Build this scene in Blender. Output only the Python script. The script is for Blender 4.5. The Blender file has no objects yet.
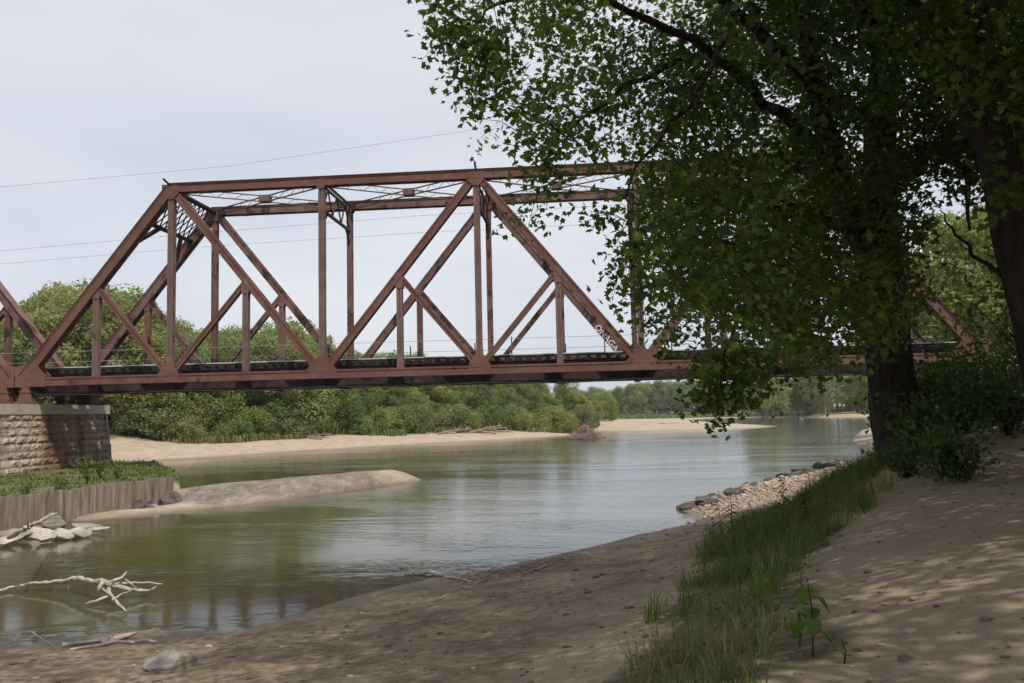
import bpy, math, random
import numpy as np
from mathutils import Vector, Matrix
rng = np.random.default_rng(7); random.seed(7)
scene = bpy.context.scene
col = scene.collection
PI = math.pi

# ------------------------------------------------------------------ camera frame
F = 850.0; YAW, PITCH, ROLL = -0.0839, 0.0851, -0.0227
CAM = np.array([31.35, -45.12, 3.5])
_cy, _sy, _cp, _sp = math.cos(YAW), math.sin(YAW), math.cos(PITCH), math.sin(PITCH)
FWD = np.array([_sy*_cp, _cy*_cp, _sp]); _r = np.array([_cy, -_sy, 0.0]); _u = np.cross(_r, FWD)
RGT = math.cos(ROLL)*_r + math.sin(ROLL)*_u; UPV = -math.sin(ROLL)*_r + math.cos(ROLL)*_u
def ray(px, py): return FWD + RGT*((px-512)/F) + UPV*((341.5-py)/F)
def W(px, py, d): return CAM + ray(px, py)*d          # point at depth d
def G(px, py, z=0.0):                                  # point on the level z
    r = ray(px, py); return CAM + r*((z-CAM[2])/r[2])
def proj(P):
    d = np.asarray(P, float)-CAM; z = d@FWD
    return 512+F*(d@RGT)/z, 341.5-F*(d@UPV)/z, z
cd = bpy.data.cameras.new('camera'); cam = bpy.data.objects.new('camera', cd); col.objects.link(cam)
cd.sensor_width = 36; cd.lens = 36*F/1024; cd.clip_start = 0.1; cd.clip_end = 6000
M = Matrix.Identity(4)
for i in range(3):
    M[i][0] = RGT[i]; M[i][1] = UPV[i]; M[i][2] = -FWD[i]; M[i][3] = CAM[i]
cam.matrix_world = M; scene.camera = cam

# ------------------------------------------------------------------ light
SUN = np.array([0.34, -0.42, 0.84]); SUN /= np.linalg.norm(SUN)
world = bpy.data.worlds.new('World'); scene.world = world; world.use_nodes = True
nt = world.node_tree; nt.nodes.clear(); N = nt.nodes.new; L = nt.links.new
out = N('ShaderNodeOutputWorld'); sky = N('ShaderNodeTexSky'); sky.sky_type = 'NISHITA'; sky.sun_disc = False
sky.sun_elevation = math.asin(SUN[2]); sky.sun_rotation = math.atan2(SUN[0], SUN[1]); sky.dust_density = 2.0
bg = N('ShaderNodeBackground'); bg.inputs['Strength'].default_value = 0.12; L(sky.outputs[0], bg.inputs[0])
tc = N('ShaderNodeTexCoord'); mp = N('ShaderNodeMapping'); mp.inputs['Scale'].default_value = (1.0, 1.0, 3.2)
L(tc.outputs['Generated'], mp.inputs[0])
nz = N('ShaderNodeTexNoise'); nz.inputs['Scale'].default_value = 2.1; nz.inputs['Detail'].default_value = 5; nz.inputs['Roughness'].default_value = .45
L(mp.outputs[0], nz.inputs[0])
cr = N('ShaderNodeValToRGB'); cr.color_ramp.elements[0].position = .36; cr.color_ramp.elements[1].position = .66
cr.color_ramp.elements[0].color = (.57, .60, .67, 1); cr.color_ramp.elements[1].color = (.70, .705, .735, 1)
L(nz.outputs[0], cr.inputs[0])
bc = N('ShaderNodeBackground'); bc.inputs['Strength'].default_value = 1.15; L(cr.outputs[0], bc.inputs[0])
mx = N('ShaderNodeMixShader'); mx.inputs[0].default_value = .86; L(bg.outputs[0], mx.inputs[1]); L(bc.outputs[0], mx.inputs[2])
L(mx.outputs[0], out.inputs[0])
sl = bpy.data.lights.new('sun', 'SUN'); sl.energy = 3.6; sl.angle = math.radians(0.6); sl.color = (1, .95, .86)
so = bpy.data.objects.new('sun', sl); col.objects.link(so)
so.rotation_euler = Vector(-SUN).to_track_quat('-Z', 'Y').to_euler()
scene.view_settings.view_transform = 'Standard'; scene.view_settings.look = 'None'
scene.view_settings.exposure = 0.12; scene.view_settings.gamma = 1.0
scene.cycles.max_bounces = 8; scene.cycles.transparent_max_bounces = 8

# ------------------------------------------------------------------ helpers
def tag(o, label=None, cat=None, group=None, kind=None):
    if label: o['label'] = label
    if cat: o['category'] = cat
    if group: o['group'] = group
    if kind: o['kind'] = kind
    return o
def empty(name, loc=(0, 0, 0), rz=0):
    o = bpy.data.objects.new(name, None); col.objects.link(o); o.location = loc; o.rotation_euler = (0, 0, rz); o.empty_display_size = .3
    return o
def link(name, me, parent=None):
    o = bpy.data.objects.new(name, me); col.objects.link(o)
    if parent: o.parent = parent
    return o
def kids(o): return [c for c in bpy.data.objects if c.parent == o]
class MB:
    def __init__(s): s.v = []; s.f = []
    def add(s, vs, fs):
        n = len(s.v); s.v += [tuple(map(float, v)) for v in vs]; s.f += [tuple(i+n for i in f) for f in fs]
    def box(s, x0, x1, y0, y1, z0, z1):
        s.add([(x0,y0,z0),(x1,y0,z0),(x1,y1,z0),(x0,y1,z0),(x0,y0,z1),(x1,y0,z1),(x1,y1,z1),(x0,y1,z1)],
              [(0,3,2,1),(4,5,6,7),(0,1,5,4),(1,2,6,5),(2,3,7,6),(3,0,4,7)])
    def obox(s, c, ax, ay, az):     # centre and three half-axis vectors
        c = np.array(c, float); vs = []
        for sx, sy, sz in ((-1,-1,-1),(1,-1,-1),(1,1,-1),(-1,1,-1),(-1,-1,1),(1,-1,1),(1,1,1),(-1,1,1)):
            vs.append(c+ax*sx+ay*sy+az*sz)
        s.add(vs, [(0,3,2,1),(4,5,6,7),(0,1,5,4),(1,2,6,5),(2,3,7,6),(3,0,4,7)])
    def bar(s, p, q, a, b, side):   # a = size along side, b = size across
        p = np.array(p, float); q = np.array(q, float); d = q-p; l = np.linalg.norm(d); d /= l
        sd = np.array(side, float); sd = sd-d*(sd@d); sd /= np.linalg.norm(sd); t = np.cross(d, sd)
        s.obox((p+q)/2, d*l/2, sd*a/2, t*b/2)
    def tube(s, pts, rad, n=7, cap=True):
        pts = [np.array(p, float) for p in pts]; base = len(s.v); prev = None
        for i, p in enumerate(pts):
            d = pts[min(i+1, len(pts)-1)]-pts[max(i-1, 0)]; d /= max(np.linalg.norm(d), 1e-9)
            ref = prev if prev is not None else (np.array([1.,0,0]) if abs(d[0]) < .8 else np.array([0,1.,0]))
            a = ref-d*(ref@d); a /= max(np.linalg.norm(a), 1e-9); b = np.cross(d, a); prev = a
            r = rad[i] if hasattr(rad, '__len__') else rad
            for k in range(n):
                t = 2*PI*k/n; s.v.append(tuple(p+(a*math.cos(t)+b*math.sin(t))*r))
        for i in range(len(pts)-1):
            for k in range(n):
                s.f.append((base+i*n+k, base+i*n+(k+1) % n, base+(i+1)*n+(k+1) % n, base+(i+1)*n+k))
        if cap:
            s.f.append(tuple(base+k for k in reversed(range(n)))); s.f.append(tuple(base+(len(pts)-1)*n+k for k in range(n)))
    def build(s, name, mat, parent=None, smooth=False):
        me = bpy.data.meshes.new(name); me.from_pydata(s.v, [], s.f); me.materials.append(mat)
        if smooth: me.polygons.foreach_set('use_smooth', [True]*len(me.polygons))
        return link(name, me, parent)
def mesh_np(name, V, nper, mat, rnd=None, nface=None):
    """V: (n_faces*nper,3): one polygon of nper vertices each"""
    nf = len(V)//nper; me = bpy.data.meshes.new(name)
    me.vertices.add(len(V)); me.vertices.foreach_set('co', V.astype(np.float32).ravel())
    me.loops.add(len(V)); me.loops.foreach_set('vertex_index', np.arange(len(V), dtype=np.int32))
    me.polygons.add(nf); me.polygons.foreach_set('loop_start', np.arange(0, len(V), nper, dtype=np.int32))
    try: me.polygons.foreach_set('loop_total', np.full(nf, nper, dtype=np.int32))
    except Exception: pass
    if rnd is not None:
        if len(rnd)*2 == nf: rnd = np.repeat(rnd, 2)
        a = me.attributes.new('rnd', 'FLOAT', 'POINT'); a.data.foreach_set('value', np.repeat(rnd, nper).astype(np.float32))
    me.update(); me.validate(); me.materials.append(mat)
    return me
def _hash(i, j, s):
    n = (i*374761393+j*668265263+s*2147483647+s*9176) & 0xffffffff
    n = ((n ^ (n >> 13))*1274126177) & 0xffffffff
    return ((n ^ (n >> 16)) & 0xffff)/65535.0
def vn(x, y, s=0):
    x = np.asarray(x, float); y = np.asarray(y, float)
    i = np.floor(x).astype(np.int64); j = np.floor(y).astype(np.int64); fx = x-i; fy = y-j
    fx = fx*fx*(3-2*fx); fy = fy*fy*(3-2*fy)
    a = _hash(i, j, s); b = _hash(i+1, j, s); c = _hash(i, j+1, s); d = _hash(i+1, j+1, s)
    return (a*(1-fx)+b*fx)*(1-fy)+(c*(1-fx)+d*fx)*fy
def fbm(x, y, s=0, o=4):
    t = 0; a = .5
    for k in range(o): t = t+a*vn(x*2**k, y*2**k, s+k); a *= .5
    return t
def sst(a, b, x): t = np.clip((x-a)/(b-a), 0, 1); return t*t*(3-2*t)

# ------------------------------------------------------------------ materials
class NT:
    def __init__(s, name):
        s.m = bpy.data.materials.new(name); s.m.use_nodes = True; s.t = s.m.node_tree; s.t.nodes.clear()
        s.o = s.n('ShaderNodeOutputMaterial')
    def n(s, k, **kw):
        x = s.t.nodes.new(k)
        for a, b in kw.items(): setattr(x, a, b)
        return x
    def l(s, a, b): s.t.links.new(a, b)
    def pos(s, sc=(1, 1, 1), obj=False):
        if obj: src = s.n('ShaderNodeTexCoord').outputs['Object']
        else: src = s.n('ShaderNodeNewGeometry').outputs['Position']
        m = s.n('ShaderNodeMapping'); m.inputs['Scale'].default_value = sc; s.l(src, m.inputs[0]); return m.outputs[0]
    def noise(s, sc, det=4, rough=.5, vec=None, dist=0):
        x = s.n('ShaderNodeTexNoise'); x.inputs['Scale'].default_value = sc; x.inputs['Detail'].default_value = det
        x.inputs['Roughness'].default_value = rough; x.inputs['Distortion'].default_value = dist
        s.l(vec if vec is not None else s.pos(), x.inputs[0]); return x.outputs[0]
    def ramp(s, fac, stops):
        r = s.n('ShaderNodeValToRGB'); e = r.color_ramp.elements
        while len(e) < len(stops): e.new(.5)
        for k, (p, c) in enumerate(stops):
            e[k].position = p; e[k].color = (c, c, c, 1) if isinstance(c, (int, float)) else (*c, 1)
        s.l(fac, r.inputs[0]); return r.outputs[0]
    def mix(s, fac, a, b, mode='MIX'):
        x = s.n('ShaderNodeMix', data_type='RGBA', blend_type=mode)
        for v, i in ((fac, 0), (a, 6), (b, 7)):
            if isinstance(v, (int, float)): x.inputs[i].default_value = v if i == 0 else (v, v, v, 1)
            elif isinstance(v, tuple): x.inputs[i].default_value = (*v, 1)
            else: s.l(v, x.inputs[i])
        return x.outputs[2]
    def math(s, op, a, b=0.0):
        x = s.n('ShaderNodeMath', operation=op)
        for v, i in ((a, 0), (b, 1)):
            if isinstance(v, (int, float)): x.inputs[i].default_value = v
            else: s.l(v, x.inputs[i])
        return x.outputs[0]
    def attr(s, nm): x = s.n('ShaderNodeAttribute'); x.attribute_name = nm; return x.outputs['Fac']
    def bump(s, h, st=.5, d=.05, nrm=None):
        x = s.n('ShaderNodeBump'); x.inputs['Strength'].default_value = st; x.inputs['Distance'].default_value = d
        s.l(h, x.inputs['Height'])
        if nrm is not None: s.l(nrm, x.inputs['Normal'])
        return x.outputs[0]
    def pbr(s, c, rough=.8, nrm=None, spec=.3, metal=0):
        p = s.n('ShaderNodeBsdfPrincipled')
        if isinstance(c, tuple): p.inputs['Base Color'].default_value = (*c, 1)
        else: s.l(c, p.inputs['Base Color'])
        if isinstance(rough, (int, float)): p.inputs['Roughness'].default_value = rough
        else: s.l(rough, p.inputs['Roughness'])
        p.inputs['Specular IOR Level'].default_value = spec; p.inputs['Metallic'].default_value = metal
        if nrm is not None: s.l(nrm, p.inputs['Normal'])
        s.l(p.outputs[0], s.o.inputs[0]); return s.m

def mat_steel(name, base, alt, dark, darkpos=.36):
    t = NT(name)
    a = t.noise(.55, 6, .65); b = t.noise(5.5, 5, .7); g = t.noise(1.3, 4, .6, t.pos((.8, 1, .6)))
    c = t.mix(t.ramp(a, [(.4, 0.), (.62, 1.)]), base, alt)
    c = t.mix(t.ramp(b, [(.5, 0.), (.72, .55)]), c, tuple(x*.55 for x in base))
    c = t.mix(t.ramp(g, [(darkpos, 1.), (darkpos+.09, 0.)]), c, dark)
    c = t.mix(t.ramp(t.noise(2.3, 6, .75), [(.62, 0.), (.74, .5)]), c, (.34, .24, .20))
    return t.pbr(c, .75, t.bump(t.noise(24, 4), .35, .01), .25)
M_steel = mat_steel('weathered_red_steel', (.122, .054, .042), (.155, .082, .064), (.045, .028, .024), .28)
M_stud = mat_steel('dusty_red_steel', (.135, .078, .066), (.175, .115, .10), (.06, .036, .032), .3)
M_far = mat_steel('faded_red_steel', (.135, .065, .052), (.19, .115, .10), (.03, .022, .02), .39)
M_dark = mat_steel('dark_steel', (.04, .026, .023), (.06, .037, .032), (.015, .012, .011), .4)
t = NT('tie_timber'); c = t.mix(t.noise(3, 5), (.012, .010, .009), (.04, .033, .028)); M_tie = t.pbr(c, .9, t.bump(t.noise(20), .5, .01))
t = NT('pale_timber'); c = t.mix(t.noise(2.2, 5), (.42, .42, .44), (.62, .62, .64)); M_pale = t.pbr(c, .8)
t = NT('rail_steel'); M_rail = t.pbr(t.mix(t.noise(4), (.12, .07, .05), (.2, .12, .09)), .6)
t = NT('cable'); M_cable = t.pbr((.35, .35, .36), .5)
t = NT('wire'); M_wire = t.pbr((.30, .30, .33), .6)
t = NT('graffiti_paint'); M_paint = t.pbr(t.mix(t.noise(30), (.75, .72, .70), (.62, .50, .46)), .6)

def mat_leaf(name, dark, light, trans, tfac=.45, objrnd=0.0, nscale=.6):
    t = NT(name); r = t.attr('rnd'); c = t.mix(r, dark, light)
    n = t.ramp(t.noise(nscale, 3, .6), [(.35, 0.), (.65, 1.)])
    c = t.mix(t.math('MULTIPLY', n, .5), c, tuple(x*.6 for x in dark))
    if objrnd:
        oi = t.n('ShaderNodeObjectInfo'); hs = t.n('ShaderNodeHueSaturation')
        t.l(t.math('ADD', t.math('MULTIPLY', oi.outputs['Random'], objrnd*.12), .5-objrnd*.07), hs.inputs['Hue'])
        vr = t.math('FRACT', t.math('MULTIPLY', oi.outputs['Random'], 7.31))
        t.l(t.math('ADD', t.math('MULTIPLY', vr, .7*objrnd), 1-.35*objrnd), hs.inputs['Value'])
        sr = t.math('FRACT', t.math('MULTIPLY', oi.outputs['Random'], 3.77))
        t.l(t.math('ADD', t.math('MULTIPLY', sr, .4*objrnd), .72), hs.inputs['Saturation'])
        t.l(c, hs.inputs['Color']); c = hs.outputs[0]
    p = t.n('ShaderNodeBsdfPrincipled'); t.l(c, p.inputs['Base Color']); p.inputs['Roughness'].default_value = .5
    p.inputs['Specular IOR Level'].default_value = .25
    tr = t.n('ShaderNodeBsdfTranslucent'); t.l(t.mix(1.0, c, trans, 'MULTIPLY'), tr.inputs[0])
    m = t.n('ShaderNodeMixShader'); m.inputs[0].default_value = tfac; t.l(p.outputs[0], m.inputs[1]); t.l(tr.outputs[0], m.inputs[2])
    t.l(m.outputs[0], t.o.inputs[0]); return t.m
M_leaf = mat_leaf('maple_leaf', (.050, .082, .018), (.135, .185, .045), (1.8, 1.9, .9), .5)
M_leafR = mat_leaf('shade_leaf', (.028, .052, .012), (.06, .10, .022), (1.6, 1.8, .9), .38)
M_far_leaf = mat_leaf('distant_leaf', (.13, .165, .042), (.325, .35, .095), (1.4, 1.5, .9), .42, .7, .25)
M_bushleaf = mat_leaf('bush_leaf', (.035, .062, .016), (.10, .145, .04), (1.6, 1.8, .9), .42)
M_grass = mat_leaf('grass_blade', (.065, .11, .024), (.20, .25, .07), (1.4, 1.5, .9), .38, 0, .9)
M_farweed = mat_leaf('bank_weed', (.11, .125, .04), (.27, .25, .11), (1.3, 1.35, .9), .3, 0, .12)
M_dry = mat_leaf('dry_grass', (.16, .13, .06), (.30, .25, .13), (1.2, 1.2, 1), .3)
M_weed = mat_leaf('weed_leaf', (.03, .05, .02), (.07, .10, .035), (1.4, 1.5, .9), .35)

def mat_bark(name, a, b):
    t = NT(name); v = t.pos((6, 6, 1.1)); n = t.noise(1.6, 6, .65, v); w = t.n('ShaderNodeTexVoronoi'); w.inputs['Scale'].default_value = 2.6
    t.l(v, w.inputs[0]); h = t.math('MULTIPLY', n, w.outputs[0])
    return t.pbr(t.mix(t.ramp(n, [(.3, 0.), (.7, 1.)]), a, b), .95, t.bump(h, 1.0, .06), .1)
M_bark = mat_bark('bark', (.016, .013, .011), (.062, .050, .041))
M_bark_far = mat_bark('pale_bark', (.12, .10, .08), (.25, .22, .18))
t = NT('driftwood'); c = t.ramp(t.noise(7, 5, .6, t.pos((1, 1, 3))), [(.3, (.20, .16, .12)), (.7, (.52, .47, .40))]); M_drift = t.pbr(c, .9, t.bump(t.noise(40), .4, .01))
t = NT('brush_twigs'); M_brush = t.pbr(t.mix(t.noise(3), (.16, .11, .09), (.38, .29, .25)), .9)

def mat_rock(name, a, b):
    t = NT(name); n = t.noise(3.2, 7, .65); c = t.mix(t.ramp(n, [(.35, 0.), (.65, 1.)]), a, b)
    z = t.n('ShaderNodeSeparateXYZ'); t.l(t.n('ShaderNodeNewGeometry').outputs['Position'], z.inputs[0])
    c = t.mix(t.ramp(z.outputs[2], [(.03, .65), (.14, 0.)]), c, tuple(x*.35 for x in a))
    return t.pbr(c, .9, t.bump(t.noise(11, 6, .7), .7, .04))
M_rock = mat_rock('pale_rock', (.30, .26, .21), (.50, .45, .38))
M_rockd = mat_rock('dark_rock', (.05, .045, .04), (.13, .115, .10))
M_rockg = mat_rock('grey_rock', (.17, .15, .13), (.30, .27, .23))

# stone pier: rock-faced courses with rust streaks
t = NT('pier_stone')
brk = t.n('ShaderNodeTexBrick'); sep = t.n('ShaderNodeSeparateXYZ'); t.l(t.n('ShaderNodeNewGeometry').outputs['Position'], sep.inputs[0])
cb = t.n('ShaderNodeCombineXYZ'); t.l(t.math('ADD', sep.outputs[1], t.math('MULTIPLY', sep.outputs[0], .7)), cb.inputs[0]); t.l(sep.outputs[2], cb.inputs[1])
t.l(cb.outputs[0], brk.inputs[0]); brk.inputs['Scale'].default_value = 1.0; brk.inputs['Brick Width'].default_value = 1.15; brk.inputs['Row Height'].default_value = .42
brk.inputs['Mortar Size'].default_value = .02; brk.inputs['Mortar Smooth'].default_value = .4; brk.inputs['Bias'].default_value = .1
brk.inputs['Color1'].default_value = (.62, .51, .38, 1); brk.inputs['Color2'].default_value = (.42, .335, .25, 1); brk.inputs['Mortar'].default_value = (.10, .085, .07, 1)
c = t.mix(t.ramp(t.noise(1.7, 6, .7), [(.4, 0.), (.7, .75)]), brk.outputs[0], (.17, .135, .11))
st = t.noise(1.1, 5, .6, t.pos((1, 1.2, .22)))
ys = t.math('MULTIPLY', t.ramp(sep.outputs[1], [(.0, 0.), (.04, 0.)]), 1.0)
yw = t.math('SUBTRACT', 1.0, t.math('ABSOLUTE', t.math('DIVIDE', t.math('SUBTRACT', sep.outputs[1], 2.8), 3.6)))
rs = t.math('MULTIPLY', t.ramp(yw, [(.0, 0.), (.55, 1.)]), t.ramp(st, [(.38, 0.), (.58, 1.)]))
c = t.mix(t.math('MULTIPLY', rs, .9), c, (.34, .13, .045))
c = t.mix(t.math('MULTIPLY', t.ramp(sep.outputs[1], [(0., 0.), (.6, .62)]), t.ramp(t.noise(1.6, 5, .7), [(.3, .6), (.6, 1.)])), c, (.13, .085, .06))
dk = t.math('MULTIPLY', t.ramp(t.noise(.9, 4, .6, t.pos((1, 1.4, .3))), [(.48, 0.), (.62, .8)]), t.ramp(sep.outputs[1], [(0., 0.), (.3, 1.)]))
c = t.mix(dk, c, (.075, .055, .045))
h = t.math('ADD', t.math('MULTIPLY', brk.outputs[1], -.6), t.noise(4.5, 6, .7))
M_pier = t.pbr(c, .9, t.bump(h, 1.0, .12))
t = NT('cap_stone'); c = t.mix(t.ramp(t.noise(1.1, 6, .65), [(.35, 0.), (.7, 1.)]), (.42, .37, .30), (.30, .255, .205)); M_cap = t.pbr(c, .9, t.bump(t.noise(6, 5), .6, .04))
t = NT('concrete'); c = t.mix(t.noise(.8, 6, .65), (.36, .34, .30), (.22, .2, .18)); M_conc = t.pbr(c, .9, t.bump(t.noise(8, 5), .4, .02))
t = NT('sheet_pile'); c = t.ramp(t.noise(1.6, 6, .7, t.pos((3.2, 3.2, .45))), [(.3, (.10, .08, .065)), (.55, (.24, .19, .15)), (.75, (.36, .30, .24))]); M_pile = t.pbr(c, .85, t.bump(t.noise(14), .4, .02))

# ------------------------------------------------------------------ terrain
near_px = [(-420, 700), (-160, 664), (-60, 652), (0, 648), (40, 641), (100, 634), (150, 629), (200, 632), (240, 631), (300, 613), (350, 597), (400, 585), (450, 575),
           (480, 571), (500, 567), (550, 556), (600, 545), (640, 534), (690, 528), (696, 521), (688, 513), (676, 508), (700, 499), (740, 488), (780, 477), (815, 467), (832, 462)]
shN = [G(*p)[:2] for p in near_px]
shN = [np.array([-140., -62.]), np.array([-40., -56.])] + shN
shN += [np.array(p, float) for p in ((47.5, -4), (49.5, 8), (53, 25), (60, 50), (72, 85), (95, 125), (130, 165), (190, 210), (300, 260), (520, 330), (900, 420))]
def D(px, dist):
    a = math.atan((px-512)/F)+YAW; return CAM[:2]+np.array([math.sin(a), math.cos(a)])*dist
far_px = [(600, 431.5), (585, 435), (560, 437), (500, 440.5), (450, 443), (400, 446), (350, 449), (300, 452), (250, 455.5), (200, 459), (118, 463), (0, 468), (-120, 472)]
shF = [np.array([900., 560.]), D(1100, 330), D(960, 300), D(870, 288), D(800, 300), D(765, 305), D(740, 330), D(712, 340), D(690, 300), D(715, 232), D(760, 190), D(775, 172),
       D(762, 158), D(735, 150), D(700, 150), D(660, 151), D(630, 146)] + [G(*p)[:2] for p in far_px] + [np.array([-140., 10.])]
poly = np.array(shN+shF); nN = len(shN)
A = poly; B = np.roll(poly, -1, 0)
def river_dist(x, y):
    """signed distance to the river outline, >0 on land, and whether the near shore is the closer one"""
    x = np.asarray(x, float).ravel(); y = np.asarray(y, float).ravel()
    dn = np.full(x.shape, 1e9); df = np.full(x.shape, 1e9); ins = np.zeros(x.shape, bool)
    for k in range(len(A)):
        ax, ay = A[k]; bx, by = B[k]; ex, ey = bx-ax, by-ay
        t_ = np.clip(((x-ax)*ex+(y-ay)*ey)/(ex*ex+ey*ey), 0, 1)
        d = np.hypot(x-ax-t_*ex, y-ay-t_*ey)
        if k == nN-1 or k == len(A)-1: pass
        elif k < nN: dn = np.minimum(dn, d)
        else: df = np.minimum(df, d)
        c_ = ((ay > y) != (by > y))
        with np.errstate(divide='ignore', invalid='ignore'): xi = ax+(y-ay)*ex/(ey if ey else 1e-9)
        ins ^= c_ & (x < xi)
    d = np.minimum(dn, df)
    return np.where(ins, -d, d), dn <= df
ctrl = [(G(px, py, z)[0], G(px, py, z)[1], z) for px, py, z in [
    (400, 667, .72), (150, 667, .38), (0, 680, .35), (280, 660, .55), (600, 640, 1.0), (600, 575, .62), (520, 610, .66), (640, 667, 1.3), (700, 620, 1.55), (760, 667, 1.85),
    (740, 560, 1.25), (800, 540, 1.5), (830, 500, 1.35), (862, 470, 1.35), (900, 667, 1.92), (900, 600, 1.95), (900, 540, 2.08), (950, 510, 2.25), (1024, 667, 2.05),
    (1024, 600, 2.15), (1024, 520, 2.35), (1024, 470, 2.5), (900, 490, 2.25), (760, 510, .5), (720, 515, .35), (800, 488, .75), (680, 560, .75), (690, 590, 1.1)]]
ctrl += [(p[0], p[1], 0.0) for p in shN[3:32:2]]
ctrl += [(36.4, -30, 2.4), (38, -29, 2.9), (42, -26, 3.2), (45, -15, 3.2), (50, -10, 4.2), (55, 0, 4.9), (60, 12, 5), (70, 30, 4.5), (45, -40, 3.0), (60, -35, 4.5), (40, -45, 2.2), (31.3, -46, 1.85),
         (31.3, -52, 1.85), (22, -52, 1.1), (20, -62, 1.6), (0, -62, 1.3), (-20, -66, 1.5), (50, -60, 3.2), (41, -20, 1.9), (80, -20, 5), (45, -10, 2.2)]
ctrl = np.array(ctrl); CN = len(ctrl)
def _k(r2): return np.where(r2 > 1e-12, .5*r2*np.log(r2+1e-12), 0)
_K = _k(((ctrl[:, None, :2]-ctrl[None, :, :2])**2).sum(-1))+np.eye(CN)*.6
_P = np.c_[np.ones(CN), ctrl[:, :2]]
_A = np.block([[_K, _P], [_P.T, np.zeros((3, 3))]]); _w = np.linalg.solve(_A, np.r_[ctrl[:, 2], 0, 0, 0])
def tps(x, y):
    s_ = _w[CN]+_w[CN+1]*x+_w[CN+2]*y
    for k in range(CN): s_ = s_+_w[k]*_k((x-ctrl[k, 0])**2+(y-ctrl[k, 1])**2)
    return s_
def seg(x, y, a, b):
    ex, ey = b[0]-a[0], b[1]-a[1]; t_ = np.clip(((x-a[0])*ex+(y-a[1])*ey)/(ex*ex+ey*ey), 0, 1)
    return np.hypot(x-a[0]-t_*ex, y-a[1]-t_*ey), t_
WALL = [W(-120, 520, 25.5)[:2], W(0, 510, 28.1)[:2], W(127, 500, 34.4)[:2], W(168, 500, 37.0)[:2], np.array([12.2, -6.0]), np.array([5.0, 6.0]), np.array([2.5, 9.5]), np.array([-6., 9.5]), np.array([-14., 0.])]
MD0, MD1 = G(208, 500)[:2], G(388, 481)[:2]
def inpoly(x, y, P):
    ins = np.zeros(x.shape, bool)
    for k in range(len(P)):
        a = P[k]; b = P[(k+1) % len(P)]
        c_ = (a[1] > y) != (b[1] > y); ins ^= c_ & (x < a[0]+(y-a[1])*(b[0]-a[0])/((b[1]-a[1]) or 1e-9))
    return ins
def height(x, y, full=False):
    shp = np.shape(x); x = np.atleast_1d(np.asarray(x, float)).ravel(); y = np.atleast_1d(np.asarray(y, float)).ravel()
    d, near = river_dist(x, y)
    d = d+(fbm(x*.35, y*.35, 3)-.47)*np.clip(np.abs(d), 0, 2.5)*.5
    rc = np.hypot(x-CAM[0], y-CAM[1]); h = np.zeros(x.shape)
    m = near & (d > 0); hh = tps(x[m], y[m]); dd = d[m]
    prof = np.minimum(.16*dd, 4.0)
    hh = np.clip(hh, .03*dd, np.minimum(.5*dd, 6)); w_ = sst(70, 110, rc[m]); h[m] = hh*(1-w_)+prof*w_
    m = (~near) & (d > 0); dd = d[m]; xm = x[m]; ym = y[m]
    low = sst(150, 200, rc[m])
    bw = 13+6*(vn(xm*.03, ym*.03, 5)-.5)
    prof = 1.15*sst(0, 1, dd/bw)+3.0*sst(bw, bw+16, dd)+ .35*(fbm(xm*.12, ym*.12, 8)-.5)*sst(2, 12, dd)
    prof2 = .35*sst(0, 8, dd)+.9*sst(25, 70, dd)+3.6*sst(60, 130, dd)
    h[m] = prof*(1-low)+prof2*low
    azr = np.arctan2(xm-CAM[0], ym-CAM[1]); rb = sst(.235, .27, azr)*(rc[m] > 240)
    h[m] = np.where(rb > 0, h[m]*(1-rb)+rb*(1.0*sst(0, 8, dd)+1.5*sst(20, 60, dd)), h[m])
    m = d <= 0; h[m] = -np.minimum(.11*(-d[m]), 1.4)
    # sand mound below the bridge, flats beside the retaining wall, island round the pier
    s_, t_ = seg(x, y, MD0, MD1); wd = 3.6-1.7*t_
    h = np.maximum(h, -.6+1.65*np.exp(-(s_/wd)**2*.8)*(1-.25*t_)*(1-.25*(1-t_))+.10*(fbm(x*.6, y*.6, 12)-.5))
    s_, t_ = seg(x, y, G(90, 517)[:2], G(185, 508)[:2]); h = np.maximum(h, -.5+.66*np.exp(-(s_/2.2)**2))
    s_, t_ = seg(x, y, G(-90, 548)[:2], G(40, 528)[:2]); h = np.maximum(h, -.5+.58*np.exp(-(s_/1.5)**2))
    isl = inpoly(x, y, WALL); wdm = np.minimum(np.minimum(seg(x, y, WALL[0], WALL[1])[0], seg(x, y, WALL[1], WALL[2])[0]), seg(x, y, WALL[2], WALL[3])[0]); h = np.where(wdm < 1.2, np.minimum(h, .12), h); isl &= wdm > .5; h = np.where(isl, .95+.2*(fbm(x*.5, y*.5, 4)-.5), h)
    # small relief
    onl = sst(0.02, .25, h)
    dirt = np.clip(1-rc/60, 0, 1)
    h = h+onl*dirt*((fbm(x*.9, y*.9, 21, 2)-.37)*.10+(fbm(x*4, y*4, 31, 3)-.45)*.028)
    h = h+onl*(1-dirt)*(fbm(x*.2, y*.2, 25)-.48)*.3*sst(2, 10, d)
    if full: return h, d, near, rc, isl
    return h.reshape(shp) if shp else float(h[0])

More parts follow.
